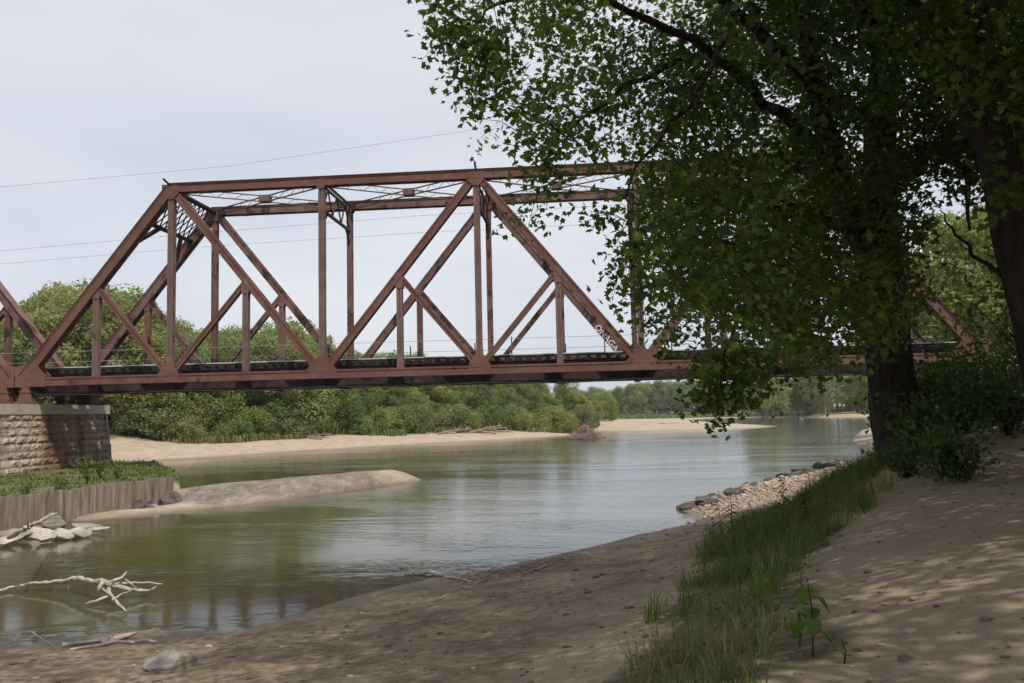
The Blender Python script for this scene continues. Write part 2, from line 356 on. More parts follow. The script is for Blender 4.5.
fa = np.radians(np.arange(-44, 40.01, .16))+YAW+0.0
ra = np.radians(np.linspace(41.5, 360-45.5, 90))+YAW
AZ = np.concatenate([fa, ra]); RR = np.concatenate([[.0], .9*1.0148**np.arange(0, 560)]); RR = RR[RR < 3300]
na, nr = len(AZ), len(RR)
rr, aa = np.meshgrid(RR, AZ, indexing='ij'); TX = CAM[0]+rr*np.sin(aa); TY = CAM[1]+rr*np.cos(aa)
H_, d_, near_, rc_, isl_ = height(TX, TY, True)
V = np.c_[TX.ravel(), TY.ravel(), H_]
idx = np.arange(nr*na).reshape(nr, na); q = np.stack([idx[:-1], np.roll(idx, -1, 1)[:-1], np.roll(idx, -1, 1)[1:], idx[1:]], -1).reshape(-1, 4)
me = bpy.data.meshes.new('ground'); me.vertices.add(len(V)); me.vertices.foreach_set('co', V.astype(np.float32).ravel())
me.loops.add(len(q)*4); me.loops.foreach_set('vertex_index', q[:, ::-1].astype(np.int32).ravel()); me.polygons.add(len(q)); me.polygons.foreach_set('loop_start', np.arange(0, len(q)*4, 4, dtype=np.int32))
me.polygons.foreach_set('use_smooth', np.ones(len(q), bool))
xs, ys_ = TX.ravel(), TY.ravel(); ppx, ppy, pz = proj(V)
pathx = 690+(667-ppy)*.9
edge_n = fbm(xs*.8, ys_*.8, 51)-.47
veg = np.where(near_, 0, sst(13, 19, d_+8*edge_n)*(1-sst(150, 190, rc_)*.0))
veg = np.where((~near_) & (rc_ > 170), sst(28, 55, d_+10*edge_n), veg)
veg = np.where(near_ & (rc_ > 30), sst(2, 6, d_), veg); veg = np.where(isl_, .8, veg)
RDG = [G(720, 667, 1.6)[:2], G(735, 580, 1.35)[:2], G(790, 530, 1.4)[:2], G(845, 485, 1.35)[:2], G(880, 455, 1.6)[:2], np.array([43., -22.]), np.array([48., -12.])]
def ridge(x, y):
    r_ = 1e9
    for a, b in zip(RDG[:-1], RDG[1:]): r_ = np.minimum(r_, seg(x, y, a, b)[0])
    return r_
rd = ridge(xs, ys_); veg = np.where(near_ & (rc_ <= 60), np.maximum(veg, .75*(1-sst(.5, 1.1, rd+edge_n*1.2))), veg)
gr0, gr1 = G(735, 505, .4)[:2], G(820, 470, .5)[:2]
s_, t_ = seg(xs, ys_, gr0, gr1); grav = (1-sst(3.0, 5.0, s_+edge_n*3))*near_*(rc_ > 20.5)
mud = near_*(1-sst(.7, 1.25, H_+edge_n*.7))*(1-grav)*(rc_ < 28)
s_, t_ = seg(xs, ys_, MD0, MD1); clay = (1-sst(2.6, 3.6, s_+edge_n))*sst(-.5, .6, -((xs-MD0[0])*(-(MD1-MD0)[1])+(ys_-MD0[1])*(MD1-MD0)[0])/np.linalg.norm(MD1-MD0)+edge_n*1.2+1.4)*(1-sst(.75, 1, t_))  # mask for the mound's darker grey front slope
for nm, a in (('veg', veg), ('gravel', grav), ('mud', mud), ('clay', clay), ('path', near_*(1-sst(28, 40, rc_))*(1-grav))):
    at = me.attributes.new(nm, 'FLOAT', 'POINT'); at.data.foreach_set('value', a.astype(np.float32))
me.update(); me.validate()
t = NT('ground_soil')
n1 = t.noise(.9, 7, .62); n2 = t.noise(7, 6, .65); n3 = t.noise(70, 5, .7); n5 = t.noise(160, 3, .6); n4 = t.noise(.22, 4, .5)
sand = t.mix(t.ramp(n1, [(.35, 0.), (.68, 1.)]), (.35, .275, .20), (.47, .39, .295))
sand = t.mix(t.ramp(n2, [(.48, 0.), (.7, .45)]), sand, (.20, .155, .11)); sand = t.mix(t.ramp(n5, [(.5, 0.), (.68, .55)]), sand, (.17, .13, .095)); sand = t.mix(t.ramp(n3, [(.58, 0.), (.7, .4)]), sand, (.55, .47, .37))
mudc = t.mix(t.ramp(n1, [(.38, 0.), (.62, 1.)]), (.19, .14, .088), (.37, .285, .19))
mudc = t.mix(t.ramp(n5, [(.5, 0.), (.68, .5)]), mudc, (.07, .052, .038)); mudc = t.mix(t.ramp(n2, [(.45, 0.), (.66, .7)]), mudc, (.10, .076, .054))
sand = t.mix(t.math('MULTIPLY', t.attr('path'), .5), sand, (.32, .235, .155)); c = t.mix(t.attr('mud'), sand, mudc); c = t.mix(t.math('MULTIPLY', t.attr('clay'), t.ramp(n1, [(.3, 1.), (.62, .55)])), c, t.mix(t.ramp(t.noise(2.2, 6, .75, t.pos((1.6, .5, 1))), [(.50, 0.), (.72, 1.)]), (.12, .105, .09), (.36, .31, .25)))  # mound front: darker grey, with shadow streaks put into the colour by noise
vor = t.n('ShaderNodeTexVoronoi'); vor.inputs['Scale'].default_value = 13; t.l(t.pos(), vor.inputs[0])
gc = t.mix(t.ramp(vor.outputs[0], [(.0, .25), (.5, 1.)]), t.mix(.5, vor.outputs[1], (.5, .43, .35)), (.24, .19, .15))
gc = t.mix(.55, gc, (.37, .295, .225))
c = t.mix(t.attr('gravel'), c, gc)
vg = t.mix(t.ramp(n2, [(.35, 0.), (.65, 1.)]), (.075, .075, .035), (.18, .145, .085))
vf = t.math('ADD', t.attr('veg'), t.math('MULTIPLY', t.math('SUBTRACT', n2, .5), .5))
c = t.mix(t.ramp(vf, [(.3, 0.), (.62, 1.)]), c, vg)
sp = t.n('ShaderNodeSeparateXYZ'); t.l(t.n('ShaderNodeNewGeometry').outputs['Position'], sp.inputs[0])
zz = t.math('ADD', sp.outputs[2], t.math('MULTIPLY', t.math('SUBTRACT', n1, .5), .12))
wet = t.ramp(t.math('ADD', t.math('MULTIPLY', zz, 2.0), .5), [(.5, 1.), (.82, 0.)])      # damp silt by the waterline
c = t.mix(t.math('MULTIPLY', wet, .7), c, (.13, .10, .066))
h = t.math('ADD', t.math('MULTIPLY', n2, .7), t.math('ADD', t.math('MULTIPLY', n3, .25), t.math('MULTIPLY', t.math('MULTIPLY', vor.outputs[0], t.attr('gravel')), .5)))
t.pbr(c, t.ramp(wet, [(0., .95), (1., .5)]), t.bump(h, .9, .07), .25)
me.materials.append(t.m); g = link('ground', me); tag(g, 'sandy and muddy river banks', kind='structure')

# river
t = NT('river_water')
v1 = t.pos((.8, 1.3, 1)); v2 = t.pos((.07, .22, 1))
w1 = t.noise(2.2, 3, .55, v1, .4); w2 = t.noise(6, 2, .5, v1); w3 = t.noise(1, 4, .55, v2, 1.0)
amp = t.ramp(w3, [(.42, .08), (.62, 1.)])
hh = t.math('MULTIPLY', t.math('ADD', w1, t.math('MULTIPLY', w2, .25)), amp)
nb = t.bump(hh, .26, .07)
fr = t.n('ShaderNodeFresnel'); fr.inputs[0].default_value = 1.43; t.l(nb, fr.inputs['Normal'])
gl = t.n('ShaderNodeBsdfGlossy'); gl.inputs['Roughness'].default_value = .095; gl.inputs[0].default_value = (.96, .97, 1, 1); t.l(nb, gl.inputs['Normal'])
df = t.n('ShaderNodeBsdfDiffuse'); df.inputs[0].default_value = (.078, .080, .028, 1)
tp = t.n('ShaderNodeBsdfTransparent'); tp.inputs[0].default_value = (.78, .72, .48, 1)
m1 = t.n('ShaderNodeMixShader'); m1.inputs[0].default_value = .55; t.l(tp.outputs[0], m1.inputs[1]); t.l(df.outputs[0], m1.inputs[2])
m2 = t.n('ShaderNodeMixShader'); t.l(fr.outputs[0], m2.inputs[0]); t.l(m1.outputs[0], m2.inputs[1]); t.l(gl.outputs[0], m2.inputs[2]); t.l(m2.outputs[0], t.o.inputs[0])
b = MB(); pv = [(float(p[0]), float(p[1]), 0.0) for p in poly]
b.add([(-160, -75, 0), (60, -75, 0), (60, -30, 0), (120, 40, 0), (900, 330, 0), (900, 620, 0), (300, 420, 0), (-20, 420, 0), (-160, 120, 0)], [tuple(range(9))])
tag(b.build('river', t.m), 'calm green brown river', kind='structure')

# ------------------------------------------------------------------ bridge
P_, Wd, Ht, ZB = 8.6, 5.59, 10.65, 5.88
def member(b, p, q, w, dp, cover=0, lace=True, step=.75, flange=.0):
    """built-up member in a truss plane (normal = Y): two webs facing -Y/+Y, flange angles, lacing across"""
    p = np.array(p, float); q = np.array(q, float); d = q-p; l = np.linalg.norm(d); d /= l; n = np.array([0, 1., 0]); u = np.cross(n, d)
    if u[2] < 0 or (abs(u[2]) < 1e-6 and u[0] < 0): u = -u
    for s_ in (-1, 1):
        b.obox((p+q)/2+n*s_*dp/2, d*l/2, u*w/2, n*.018)
        for e in (-1, 1):
            b.obox((p+q)/2+n*s_*(dp/2+.034)+u*e*(w/2-.045), d*l/2, u*.05, n*.016)
            b.obox((p+q)/2+n*s_*(dp/2-.07)+u*e*(w/2-.012), d*(l/2-.002), u*.010, n*.05)
    for e in (-1, 1):
        if cover and e == 1:
            b.obox((p+q)/2+u*(w/2+.016), d*(l/2), u*.013, n*(dp/2+.10)); continue
        if lace:
            k = max(2, int(l/step))
            for i in range(k):
                a = p+d*l*i/k; c_ = p+d*l*(i+1)/k; s_ = 1 if i % 2 else -1
                b.bar(a+n*s_*(dp/2-.06)+u*e*(w/2+.012), c_-n*s_*(dp/2-.06)+u*e*(w/2+.012), .07, .012, n)
        else:
            b.obox((p+q)/2+u*e*(w/2+.014), d*(l/2), u*.011, n*(dp/2+.05))
    # tie plates near the ends and rivet rows on the faces
    for e in (-1, 1):
        for tt in (.06, .94):
            b.obox(p+d*l*tt+u*e*(w/2+.020), d*.28, u*.008, n*dp/2)
def gusset(b, X, y, w0, h, w1, up=True, z=ZB, sides=(-1, 1)):
    for s_ in sides:
        yy = y+s_*.255; zb = z-.2 if up else z+.2; zt = z+h if up else z-h
        vs = [(X-w0, yy-.015, zb), (X+w0, yy-.015, zb), (X+w0*.95, yy-.015, z+(.3 if up else -.3)), (X+w1, yy-.015, zt), (X-w1, yy-.015, zt), (X-w0*.95, yy-.015, z+(.3 if up else -.3))]
        vs += [(a, b_+.03, c_) for a, b_, c_ in vs]; n = 6
        fs = [tuple(range(n)), tuple(reversed(range(n, 2*n)))]+[(k, (k+1) % n+0, (k+1) % n+n, k+n) for k in range(n)]
        b.add(vs, fs)
def laced_strut(b, p, q, depth, side, up, a=.09, step=.55):
    """two light angles with zigzag lacing between; depth measured along 'up'"""
    p = np.array(p, float); q = np.array(q, float); up = np.array(up, float)
    b.bar(p, q, a, .05, side); b.bar(p-up*depth, q-up*depth, a, .05, side)
    l = np.linalg.norm(q-p); k = max(2, int(l/step))
    for i in range(k):
        s0 = 0 if i % 2 else 1
        b.bar(p+(q-p)*i/k-up*depth*s0, p+(q-p)*(i+1)/k-up*depth*(1-s0), .05, .015, side)

def make_span():
    root = empty('truss_bridge_span')
    Zt = ZB+Ht
    for y, far in ((0.0, False), (Wd, True)):
        ms = M_far if far else M_steel; mv = M_far if far else M_stud
        L0 = lambda i: (i*P_, y, ZB)
        U0 = lambda i: (i*P_, y, Zt)
        # chords
        b = MB(); member(b, (P_-.15, y, Zt), (5*P_+.15, y, Zt), .48, .46, cover=1); b.build('top_chord', ms, root)
        b = MB(); member(b, (-.15, y, ZB), (6*P_+.15, y, ZB), .46, .46, lace=True); b.build('bottom_chord', ms, root)
        for a, c_ in ((0, 1), (6, 5)):
            b = MB(); pa = np.array(L0(a)); pc = np.array(U0(c_)); dd = (pc-pa)/np.linalg.norm(pc-pa)
            member(b, pa+dd*.25, pc-dd*.12, .50, .47, cover=1); b.build('end_post', ms, root)
        for a, c_ in ((1, 2), (3, 2), (3, 4), (5, 4)):
            b = MB(); pa = np.array(U0(a)); pc = np.array(L0(c_)); dd = (pc-pa)/np.linalg.norm(pc-pa)
            member(b, pa+dd*.35, pc-dd*.35, .40, .34, step=.5); dg = b.build('diagonal', ms, root)
            if far and a == 3 and c_ == 4: GR = dg
        for i in range(1, 6):
            b = MB(); member(b, (i*P_, y, ZB+.25), (i*P_, y, Zt-.25), .30, .32, step=.6); b.build('vertical', mv, root)
        for i in range(6):
            x = (i+.5)*P_; zm = ZB+Ht/2
            b = MB(); member(b, (x, y, ZB+.2), (x, y, zm-.15), .30, .26, step=.6)
            for s_ in (-1, 1): b.obox((x, y+s_*.19, zm-.35), np.array([.2, 0, 0]), np.array([0, .012, 0]), np.array([0, 0, .42]))
            b.build('hanger', mv, root)
            tx = (1, 1, 3, 3, 5, 5)[i]*P_
            b = MB(); pa = np.array((x, y, zm-.1)); pc = np.array((tx, y, ZB+.1)); dd = (pc-pa)/np.linalg.norm(pc-pa)
            member(b, pa+dd*.1, pc-dd*.35, .27, .24, step=.45); b.build('brace', ms, root)
        for i, sd in [(i_, s0) for i_ in range(7) for s0 in (-1, 1)]:
            b = MB()
            if i in (0, 6):
                sgn = 1 if i == 0 else -1
                for s_ in (sd,):
                    yy = y+s_*.262; x = i*P_; P5 = [(x-.28*sgn, ZB-.28), (x+1.5*sgn, ZB-.28), (x+1.5*sgn, ZB+.35), (x+.95*sgn, ZB+1.0), (x+.55*sgn, ZB+1.05), (x-.28*sgn, ZB+.85)]
                    vs = [(a, yy-.014, c_) for a, c_ in P5]+[(a, yy+.014, c_) for a, c_ in P5]
                    b.add(vs, [tuple(range(6)), tuple(reversed(range(6, 12)))]+[(k, (k+1) % 6, (k+1) % 6+6, k+6) for k in range(6)])
            else:
                big = i in (2, 4); gusset(b, i*P_, y, .85 if big else .62, .95 if big else .85, .19, sides=(sd,))
            b.build('gusset_plate', M_steel, root)
        for i, sd in [(i_, s0) for i_ in range(1, 6) for s0 in (-1, 1)]:
            b = MB(); gusset(b, i*P_, y, .5 if i in (1, 3, 5) else .25, .62 if i in (1, 3, 5) else .4, .18, False, Zt, sides=(sd,)); b.build('gusset_plate', M_steel, root)
    # rivets: small studs along the near chord, joined to a mesh
    b = MB()
    for i in range(0, 0):
        for zz_ in (ZB-.185, ZB+.185): b.obox((.2+i*.15, -.288, zz_), np.array([.014, 0, 0]), np.array([0, .008, 0]), np.array([0, 0, .014]))
    pass
    # portals
    for s_, xa, xb in ((1, 0, P_), (-1, 6*P_, 5*P_)):
        b = MB(); top = np.array((xb, 0, Zt)); bot = np.array((xa, 0, ZB)); dd = (bot-top)/np.linalg.norm(bot-top); yv = np.array((0, Wd, 0)); nn = np.cross(dd, (0, 1, 0))
        for s0 in (.0, 2.3):
            b.bar(top+dd*(s0+.05), top+dd*(s0+.05)+yv, .22, .22, dd)
        k = 5
        for off in (-.16, .16):
            for j in range(k):
                a = top+dd*.1+yv*j/k+nn*off; c_ = top+dd*2.3+yv*(j+1)/k+nn*off
                b.bar(a, c_, .09, .03, (0, 1, 0)); b.bar(top+dd*2.3+yv*j/k+nn*off, top+dd*.1+yv*(j+1)/k+nn*off, .09, .03, (0, 1, 0))
        b.bar(top+dd*2.3+yv*.28, top+dd*4.0+yv*.02, .18, .2, (0, 1, 0)); b.bar(top+dd*2.3+yv*.72, top+dd*4.0+yv*.98, .18, .2, (0, 1, 0))
        b.bar(top+dd*.02, top+dd*.02+yv, .5, .04, nn)
        b.build('portal_brace', M_dark, root)
    # sway frames and top laterals
    for i in range(1, 6):
        b = MB(); x = i*P_
        for dx in (-.14, .14): b.bar((x+dx, .2, Zt-.05), (x+dx, Wd-.2, Zt-.05), .12, .12, (0, 0, 1))
        dz = 1.55
        if i in (2, 3, 4):
            b.bar((x, .15, Zt-dz), (x, Wd-.15, Zt-dz), .13, .16, (0, 0, 1)); k = 6
            for j in range(k):
                y0 = .2+(Wd-.4)*j/k; y1 = .2+(Wd-.4)*(j+1)/k; a, c_ = (Zt-.1, Zt-dz) if j % 2 else (Zt-dz, Zt-.1)
                b.bar((x, y0, a), (x, y1, c_), .08, .05, (1, 0, 0))
            for yy, yb in ((.15, 1.0), (Wd-.15, Wd-1.0)): b.bar((x, yy, Zt-dz-.8), (x, yb, Zt-dz), .09, .07, (1, 0, 0))
        b.build('sway_brace', M_dark, root)
    for i in range(1, 5):
        for s_ in (0, 1):
            b = MB(); ya, yb = (.25, Wd-.25) if s_ else (Wd-.25, .25)
            laced_strut(b, (i*P_+.25, ya, Zt+.12), ((i+1)*P_-.25, yb, Zt+.12), .34, (0, 1, 0), (0, 0, 1), .10, .5)
            b.build('lateral_brace', M_stud, root)
        b = MB(); 
        b.obox(((i+.5)*P_, Wd/2, Zt-.05), np.array([.3, 0, 0]), np.array([0, .3, 0]), np.array([0, 0, .19])); b.build('splice_plate', M_stud, root)
    # floor
    for i in range(13):
        x = i*P_/2+(.25 if i == 0 else -.25 if i == 12 else 0)
        b = MB(); z0, z1 = 5.22, 6.0
        b.box(x-.012, x+.012, .27, Wd-.27, z0, z1)
        for z_ in (z0, z1): b.box(x-.16, x+.16, .27, Wd-.27, z_-.015, z_+.015)
        for yy in np.arange(.6, Wd-.3, .9): b.box(x-.09, x+.09, yy-.012, yy+.012, z0+.016, z1-.016)
        b.build('floor_beam', M_dark, root)
    for yy in (.75, 1.9, 3.6, 4.75):
        b = MB(); b.box(-.1, 6*P_+.1, yy-.015, yy+.015, 5.30, 6.33)
        b.box(-.1, 6*P_+.1, yy-.13, yy+.13, 5.27, 5.298); b.box(-.1, 6*P_+.1, yy-.13, yy+.13, 6.332, 6.355); b.build('stringer', M_dark, root)
    for i in range(94):
        b = MB(); x = .25+i*.55; e = (.0, .06, -.05)[i % 3]; b.box(x-.12, x+.12, .62+e, 4.96+e, 6.36, 6.58)
        b.build('tie', M_tie, root)
    for yy in (2.08, 3.52):
        b = MB(); b.box(-.1, 6*P_+.1, yy-.06, yy+.06, 6.585, 6.605); b.box(-.1, 6*P_+.1, yy-.012, yy+.012, 6.606, 6.70); b.box(-.1, 6*P_+.1, yy-.035, yy+.035, 6.701, 6.74); b.build('rail', M_rail, root)
    for yy in (.85, 4.75):
        b = MB(); b.box(-.1, 6*P_+.1, yy-.07, yy+.07, 6.585, 6.68); b.build('guard_timber', M_tie, root)
        b = MB(); b.box(-.1, 6*P_+.1, yy-.04, yy+.04, 6.685, 6.735); b.build('pale_edge_strip', M_pale, root)
    # cable railing on the far side
    for i, x in enumerate([2.6, 6.9, 11.8, 16.1, 21.0, 24.9, 27.1, 30.3, 32.6, 36.5, 40.8, 45.6, 49.8]):
        b = MB(); hh_ = (1.2, 1.5, 1.0, 1.9, 1.1)[i % 5]; b.box(x-.035, x+.035, 5.07, 5.14, 6.3, 6.6+hh_); b.box(x-.03, x+.03, 4.9, 5.07, 6.38, 6.45); b.build('railing_post', M_rail, root)
    for z_ in (7.35, 8.0):
        b = MB(); b.tube([(-.1, 5.05, z_), (26, 5.05, z_-.03), (6*P_, 5.05, z_)], .012, 5); b.build('railing_cable', M_cable, root)
    b = MB(); b.tube([(.5+k*51/24, -.1+.0*k, 5.2-.12*math.sin(PI*k/24*6)**2) for k in range(25)], .03, 6); b.build('hanging_cable', M_dark, root)
    # bearings
    for xx in (.35, 6*P_-.35):
        for yy in (0, Wd):
            b = MB(); m = M_steel if yy == 0 else M_dark
            b.box(xx-.55, xx+.55, yy-.42, yy+.42, 4.66, 4.80); b.box(xx-.42, xx+.42, yy-.34, yy+.34, 4.802, 4.95)
            for s_ in (-1, 0, 1):
                vs = [(xx-.38, 4.952), (xx+.38, 4.952), (xx+.2, 5.6), (xx-.2, 5.6)]; y0 = yy+s_*.26
                b.add([(a, y0-.03, c_) for a, c_ in vs]+[(a, y0+.03, c_) for a, c_ in vs], [(0, 1, 2, 3), (7, 6, 5, 4), (0, 4, 5, 1), (1, 5, 6, 2), (2, 6, 7, 3), (3, 7, 4, 0)])
            if yy: b.box(xx-.5, xx+.5, yy-.4, yy+.4, 4.952, 5.29)
            b.box(xx-.34, xx+.34, yy-.33, yy+.33, 5.30, 5.36); b.box(xx-.3, xx+.3, yy-.2, yy+.2, 5.602, 5.63)
            b.build('bearing', m, root)
    return root
span = make_span()
tag(span, 'whole rusty red steel truss bridge span crossing the river on the stone pier', 'bridge', 'railway truss spans')
kl = kids(span)
span2 = span.copy(); col.objects.link(span2); span2.location = (-6*P_-.62, 0, 0)
span2['label'] = 'end of another rusty truss span left of the pier, cut off by the picture edge'
for o in kl:
    if o.name.startswith('splice_peg'): continue
    if o.name.startswith('tie') and int((o.name.split('.')+['0'])[1]) < 60: continue
    c_ = o.copy(); col.objects.link(c_); c_.parent = span2
for x, zt, dx, dz in ((P_-.15, Ht+ZB+.3, -.35, .28), (3*P_, Ht+ZB+.3, -.06, .42)):
    b = MB(); b.bar((x, -.1, zt-.05), (x+dx, -.1, zt+dz), .09, .12, (0, 1, 0)); b.build('top_peg', M_dark, span)
# graffiti on the far diagonal
cu = bpy.data.curves.new('graffiti', 'FONT'); cu.body = 'ONAGA'; cu.size = .50; cu.extrude = .004; cu.space_character = 1.05; cu.offset = .012
to = bpy.data.objects.new('tmp_text', cu); col.objects.link(to); bpy.context.view_layer.update()
me = bpy.data.meshes.new_from_object(to); bpy.data.objects.remove(to); me.materials.append(M_paint)
pa = np.array((3*P_, Wd, ZB+Ht)); pc = np.array((4*P_, Wd, ZB)); dd = (pc-pa)/np.linalg.norm(pc-pa); up_ = np.cross(dd, (0, -1, 0)); up_ = up_ if up_[2] > 0 else -up_
o0 = pa+dd*10.15-up_*.20+np.array((0, -.235, 0)); mt = Matrix.Identity(4)
for i in range(3): mt[i][0] = dd[i]; mt[i][1] = up_[i]; mt[i][2] = (0, -1, 0)[i]; mt[i][3] = o0[i]
me.transform(mt); g = link('graffiti', me, span); g['label'] = 'pale graffiti letters sprayed on far diagonal'

# ------------------------------------------------------------------ pier and abutment
pr = empty('stone_pier', (-.3, 2, 0)); pr.location = (-.3, 0, 0)
def prism(b, prof0, z0, prof1, z1):
    n = len(prof0); b.add([(x, y, z0) for x, y in prof0]+[(x, y, z1) for x, y in prof1], [tuple(reversed(range(n))), tuple(range(n, 2*n))]+[(k, (k+1) % n, (k+1) % n+n, k+n) for k in range(n)])
def pprof(hx, y0, y1, nose): return [(-hx, y0), (-hx*.4, y0-nose), (hx*.4, y0-nose), (hx, y0), (hx, y1), (hx*.5, y1+.0), (-hx*.5, y1+.0), (-hx, y1)]
b = MB(); zc = 4.08; nz_ = 10
for k in range(nz_):
    z0 = -.6+(zc+.6)*k/nz_; z1 = -.6+(zc+.6)*(k+1)/nz_
    f0 = (zc-z0)*.075; ofs = .02*((k*7) % 3-1)
    prism(b, pprof(1.12+f0-.01+ofs, -2.9-f0, 7.2+f0, 2.2), z0+.012 if k else z0, pprof(1.12+f0-.035+ofs, -2.9-f0, 7.2+f0-.03, 2.2), z1-.0)
o = b.build('stone_courses', M_pier, pr)
# rock-faced block relief on the river face
b = MB()
for k in range(10):
    z0 = .05+k*.405; y = -2.85+(k % 2)*.5
    while y < 7.1:
        l = random.uniform(.75, 1.35); f0 = (zc-z0-.2)*.075; x = 1.11+f0
        l = min(l, 7.2-y)
        if l < .25: break
        n = 5; vs = []; fs = []
        for iz in range(4):
            for iy in range(n+1):
                edge = iz in (0, 3) or iy in (0, n)
                pr_ = -.02 if edge else random.uniform(.02, .10)
                vs.append((x+pr_, y+.02+(l-.04)*iy/n, z0+.02+.365*iz/3))
        for iz in range(3):
            for iy in range(n): a = iz*(n+1)+iy; fs.append((a, a+1, a+n+2, a+n+1))
        b.add(vs, fs); y += l
b.v = [(x, y, z) for x, y, z in b.v]; o = b.build('rock_faced_blocks', M_pier, pr)
b = MB(); x = 1.24
y = -6.6
prism(b, pprof(1.2, -3.0, 7.35, 2.3), 4.082, pprof(1.2, -3.0, 7.35, 2.3), 4.64)
b.build('cap', M_cap, pr)
tag(pr, 'rust streaked limestone block pier carrying the bridge bearings', 'bridge pier')
ab = empty('abutment', (6*P_+1, 2.8, 0)); b = MB(); b.box(-.9, 3.5, -4.5, 4.5, 1.0, 4.64); b.build('bearing_seat', M_conc, ab)
b = MB(); b.box(.2, 1.0, -3.2, 3.2, 4.645, 6.1); b.build('back_wall', M_conc, ab)
b = MB(); b.box(1.0, 60, -3.0, 3.0, 3.5, 6.05); b.build('embankment_top', M_conc, ab); tag(ab, 'concrete abutment behind the undergrowth under the bridge end', 'abutment')

# sheet pile wall (corrugated)
def pile_wall(pts, top, label, jag):
    root = empty('retaining_wall', (pts[0][0], pts[0][1], 0)); b = MB()
    for a, c_ in zip(pts[:-1], pts[1:]):
        a = np.array(a); c_ = np.array(c_); l = np.linalg.norm(c_-a); d = (c_-a)/l; n = np.array([d[1], -d[0]]); k = int(l/.42)
        for i in range(k):
            p0 = a+d*l*i/k; w_ = l/k; out_ = .32; zt = top+random.uniform(-jag, jag)
            prof = [p0, p0+d*w_*.09+n*out_, p0+d*w_*.74+n*out_, p0+d*w_*.84, p0+d*w_]
            prof2 = [p-n*.05 for p in prof]
            for j in range(4):
                A_, B_, C_, D_ = prof[j], prof[j+1], prof2[j+1], prof2[j]
                b.add([(*A_, -.8), (*B_, -.8), (*C_, -.8), (*D_, -.8), (*A_, zt), (*B_, zt), (*C_, zt), (*D_, zt)], [(0, 1, 5, 4), (2, 3, 7, 6), (4, 5, 6, 7), (1, 2, 6, 5), (3, 0, 4, 7)])
    b.v = [(x-pts[0][0], y-pts[0][1], z) for x, y, z in b.v]; b.build('sheet_piles', M_pile, root); return root
tag(pile_wall(WALL[0:3], 1.15, '', .05), 'brown corrugated sheet pile wall in front of the stone pier, nearer section', 'retaining wall')
tag(pile_wall([WALL[2]+np.array([.05, .2]), WALL[3]], 1.12, '', .03), 'short set back end section of the sheet pile wall beside the sand mound', 'retaining wall')

# ------------------------------------------------------------------ rocks and driftwood
def rock(name, loc, size, mat, label, cat='rock', group=None, seed=0, rz=0.0, flat=1.0, tilt=(0, 0)):
    import bmesh
    bm = bmesh.new(); bmesh.ops.create_icosphere(bm, subdivisions=4, radius=1); r_ = random.Random(seed)
    pl = [(Vector((r_.uniform(-1, 1), r_.uniform(-1, 1), r_.uniform(-.6, 1))).normalized(), r_.uniform(.5, .82)) for _ in range(14)]
    for v in bm.verts:
        for n_, dd_ in pl:
            e = v.co.dot(n_)-dd_
            if e > 0: v.co -= n_*e*.97
        v.co *= 1+.03*math.sin(v.co.x*7+seed)+.025*math.sin(v.co.y*9+seed*2)+.02*math.sin(v.co.z*17+seed)+r_.uniform(-.008, .008)
        v.co = Vector((v.co.x*size[0], v.co.y*size[1], v.co.z*size[2]))
    me = bpy.data.meshes.new(name); bm.to_mesh(me); bm.free(); me.materials.append(mat)
    o = link(name, me); o.location = loc; o.rotation_euler = (tilt[0], tilt[1], rz); tag(o, label, cat, group); return o
def gz(px, py, z=.1):      # settle a picture point on the terrain
    for _ in range(6):
        p = G(px, py, z); z = height(p[0], p[1])
    return np.array([p[0], p[1], z])
def on(px, py): return gz(px, py)
for k, (px, py, s, lab, rz, m, tl) in enumerate([
    (52, 521, (.75, .6, .5), 'rounded grey boulder leaning on the sheet pile wall', .3, M_rockg, (0, 0)),
    (36, 531, (1.1, .55, .30), 'low pale slab left of the row of flat stones at the waterline', .2, M_rock, (0, .1)),
    (45, 536, (.6, .45, .25), 'small pale stone second in the waterline row under the wall', 1, M_rock, (.1, 0)),
    (62, 533, (.6, .45, .30), 'block shaped pale stone right of the split in the waterline row', .1, M_rock, (0, 0)),
    (78, 531, (.55, .4, .26), 'pale stone at the river end of the waterline row', .4, M_rock, (.1, .1)),
    (14, 535, (.9, .5, .3), 'broad brown stone between the drift branch and the picture edge', 0, M_rockg, (0, 0)),
    (2, 540, (.6, .45, .22), 'wet stone at the very edge of the picture in shallow water', .6, M_rock, (0, 0)),
    (88, 523, (.8, .5, .09), 'flat dark tilted slab above the sandy shore by the wall', .3, M_rockg, (.12, .2)),
    (97, 526, (.75, .3, .08), 'thin pale tilted slab lying beside the sandy shore', -.2, M_rock, (.05, -.1)),
    (143, 505, (.9, .5, .4), 'dark rock lying against the end of the sheet pile wall', .3, M_rockd, (0, 0)),
    (170, 501, (.9, .7, .6), 'dark rounded rock touching the foot of the sand mound', .7, M_rockd, (0, 0)),
    (157, 505, (.6, .25, .18), 'small grey stone wedged between the two dark rocks', .9, M_rockg, (0, .3)),
    (172, 660, (.40, .34, .24), 'pale half buried boulder on the muddy shore at the bottom of the picture', 1.2, M_rockg, (0, 0))]):
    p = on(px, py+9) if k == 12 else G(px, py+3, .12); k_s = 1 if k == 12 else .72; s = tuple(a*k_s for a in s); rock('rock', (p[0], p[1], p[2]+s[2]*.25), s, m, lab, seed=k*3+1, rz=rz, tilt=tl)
rr_ = random.Random(5)
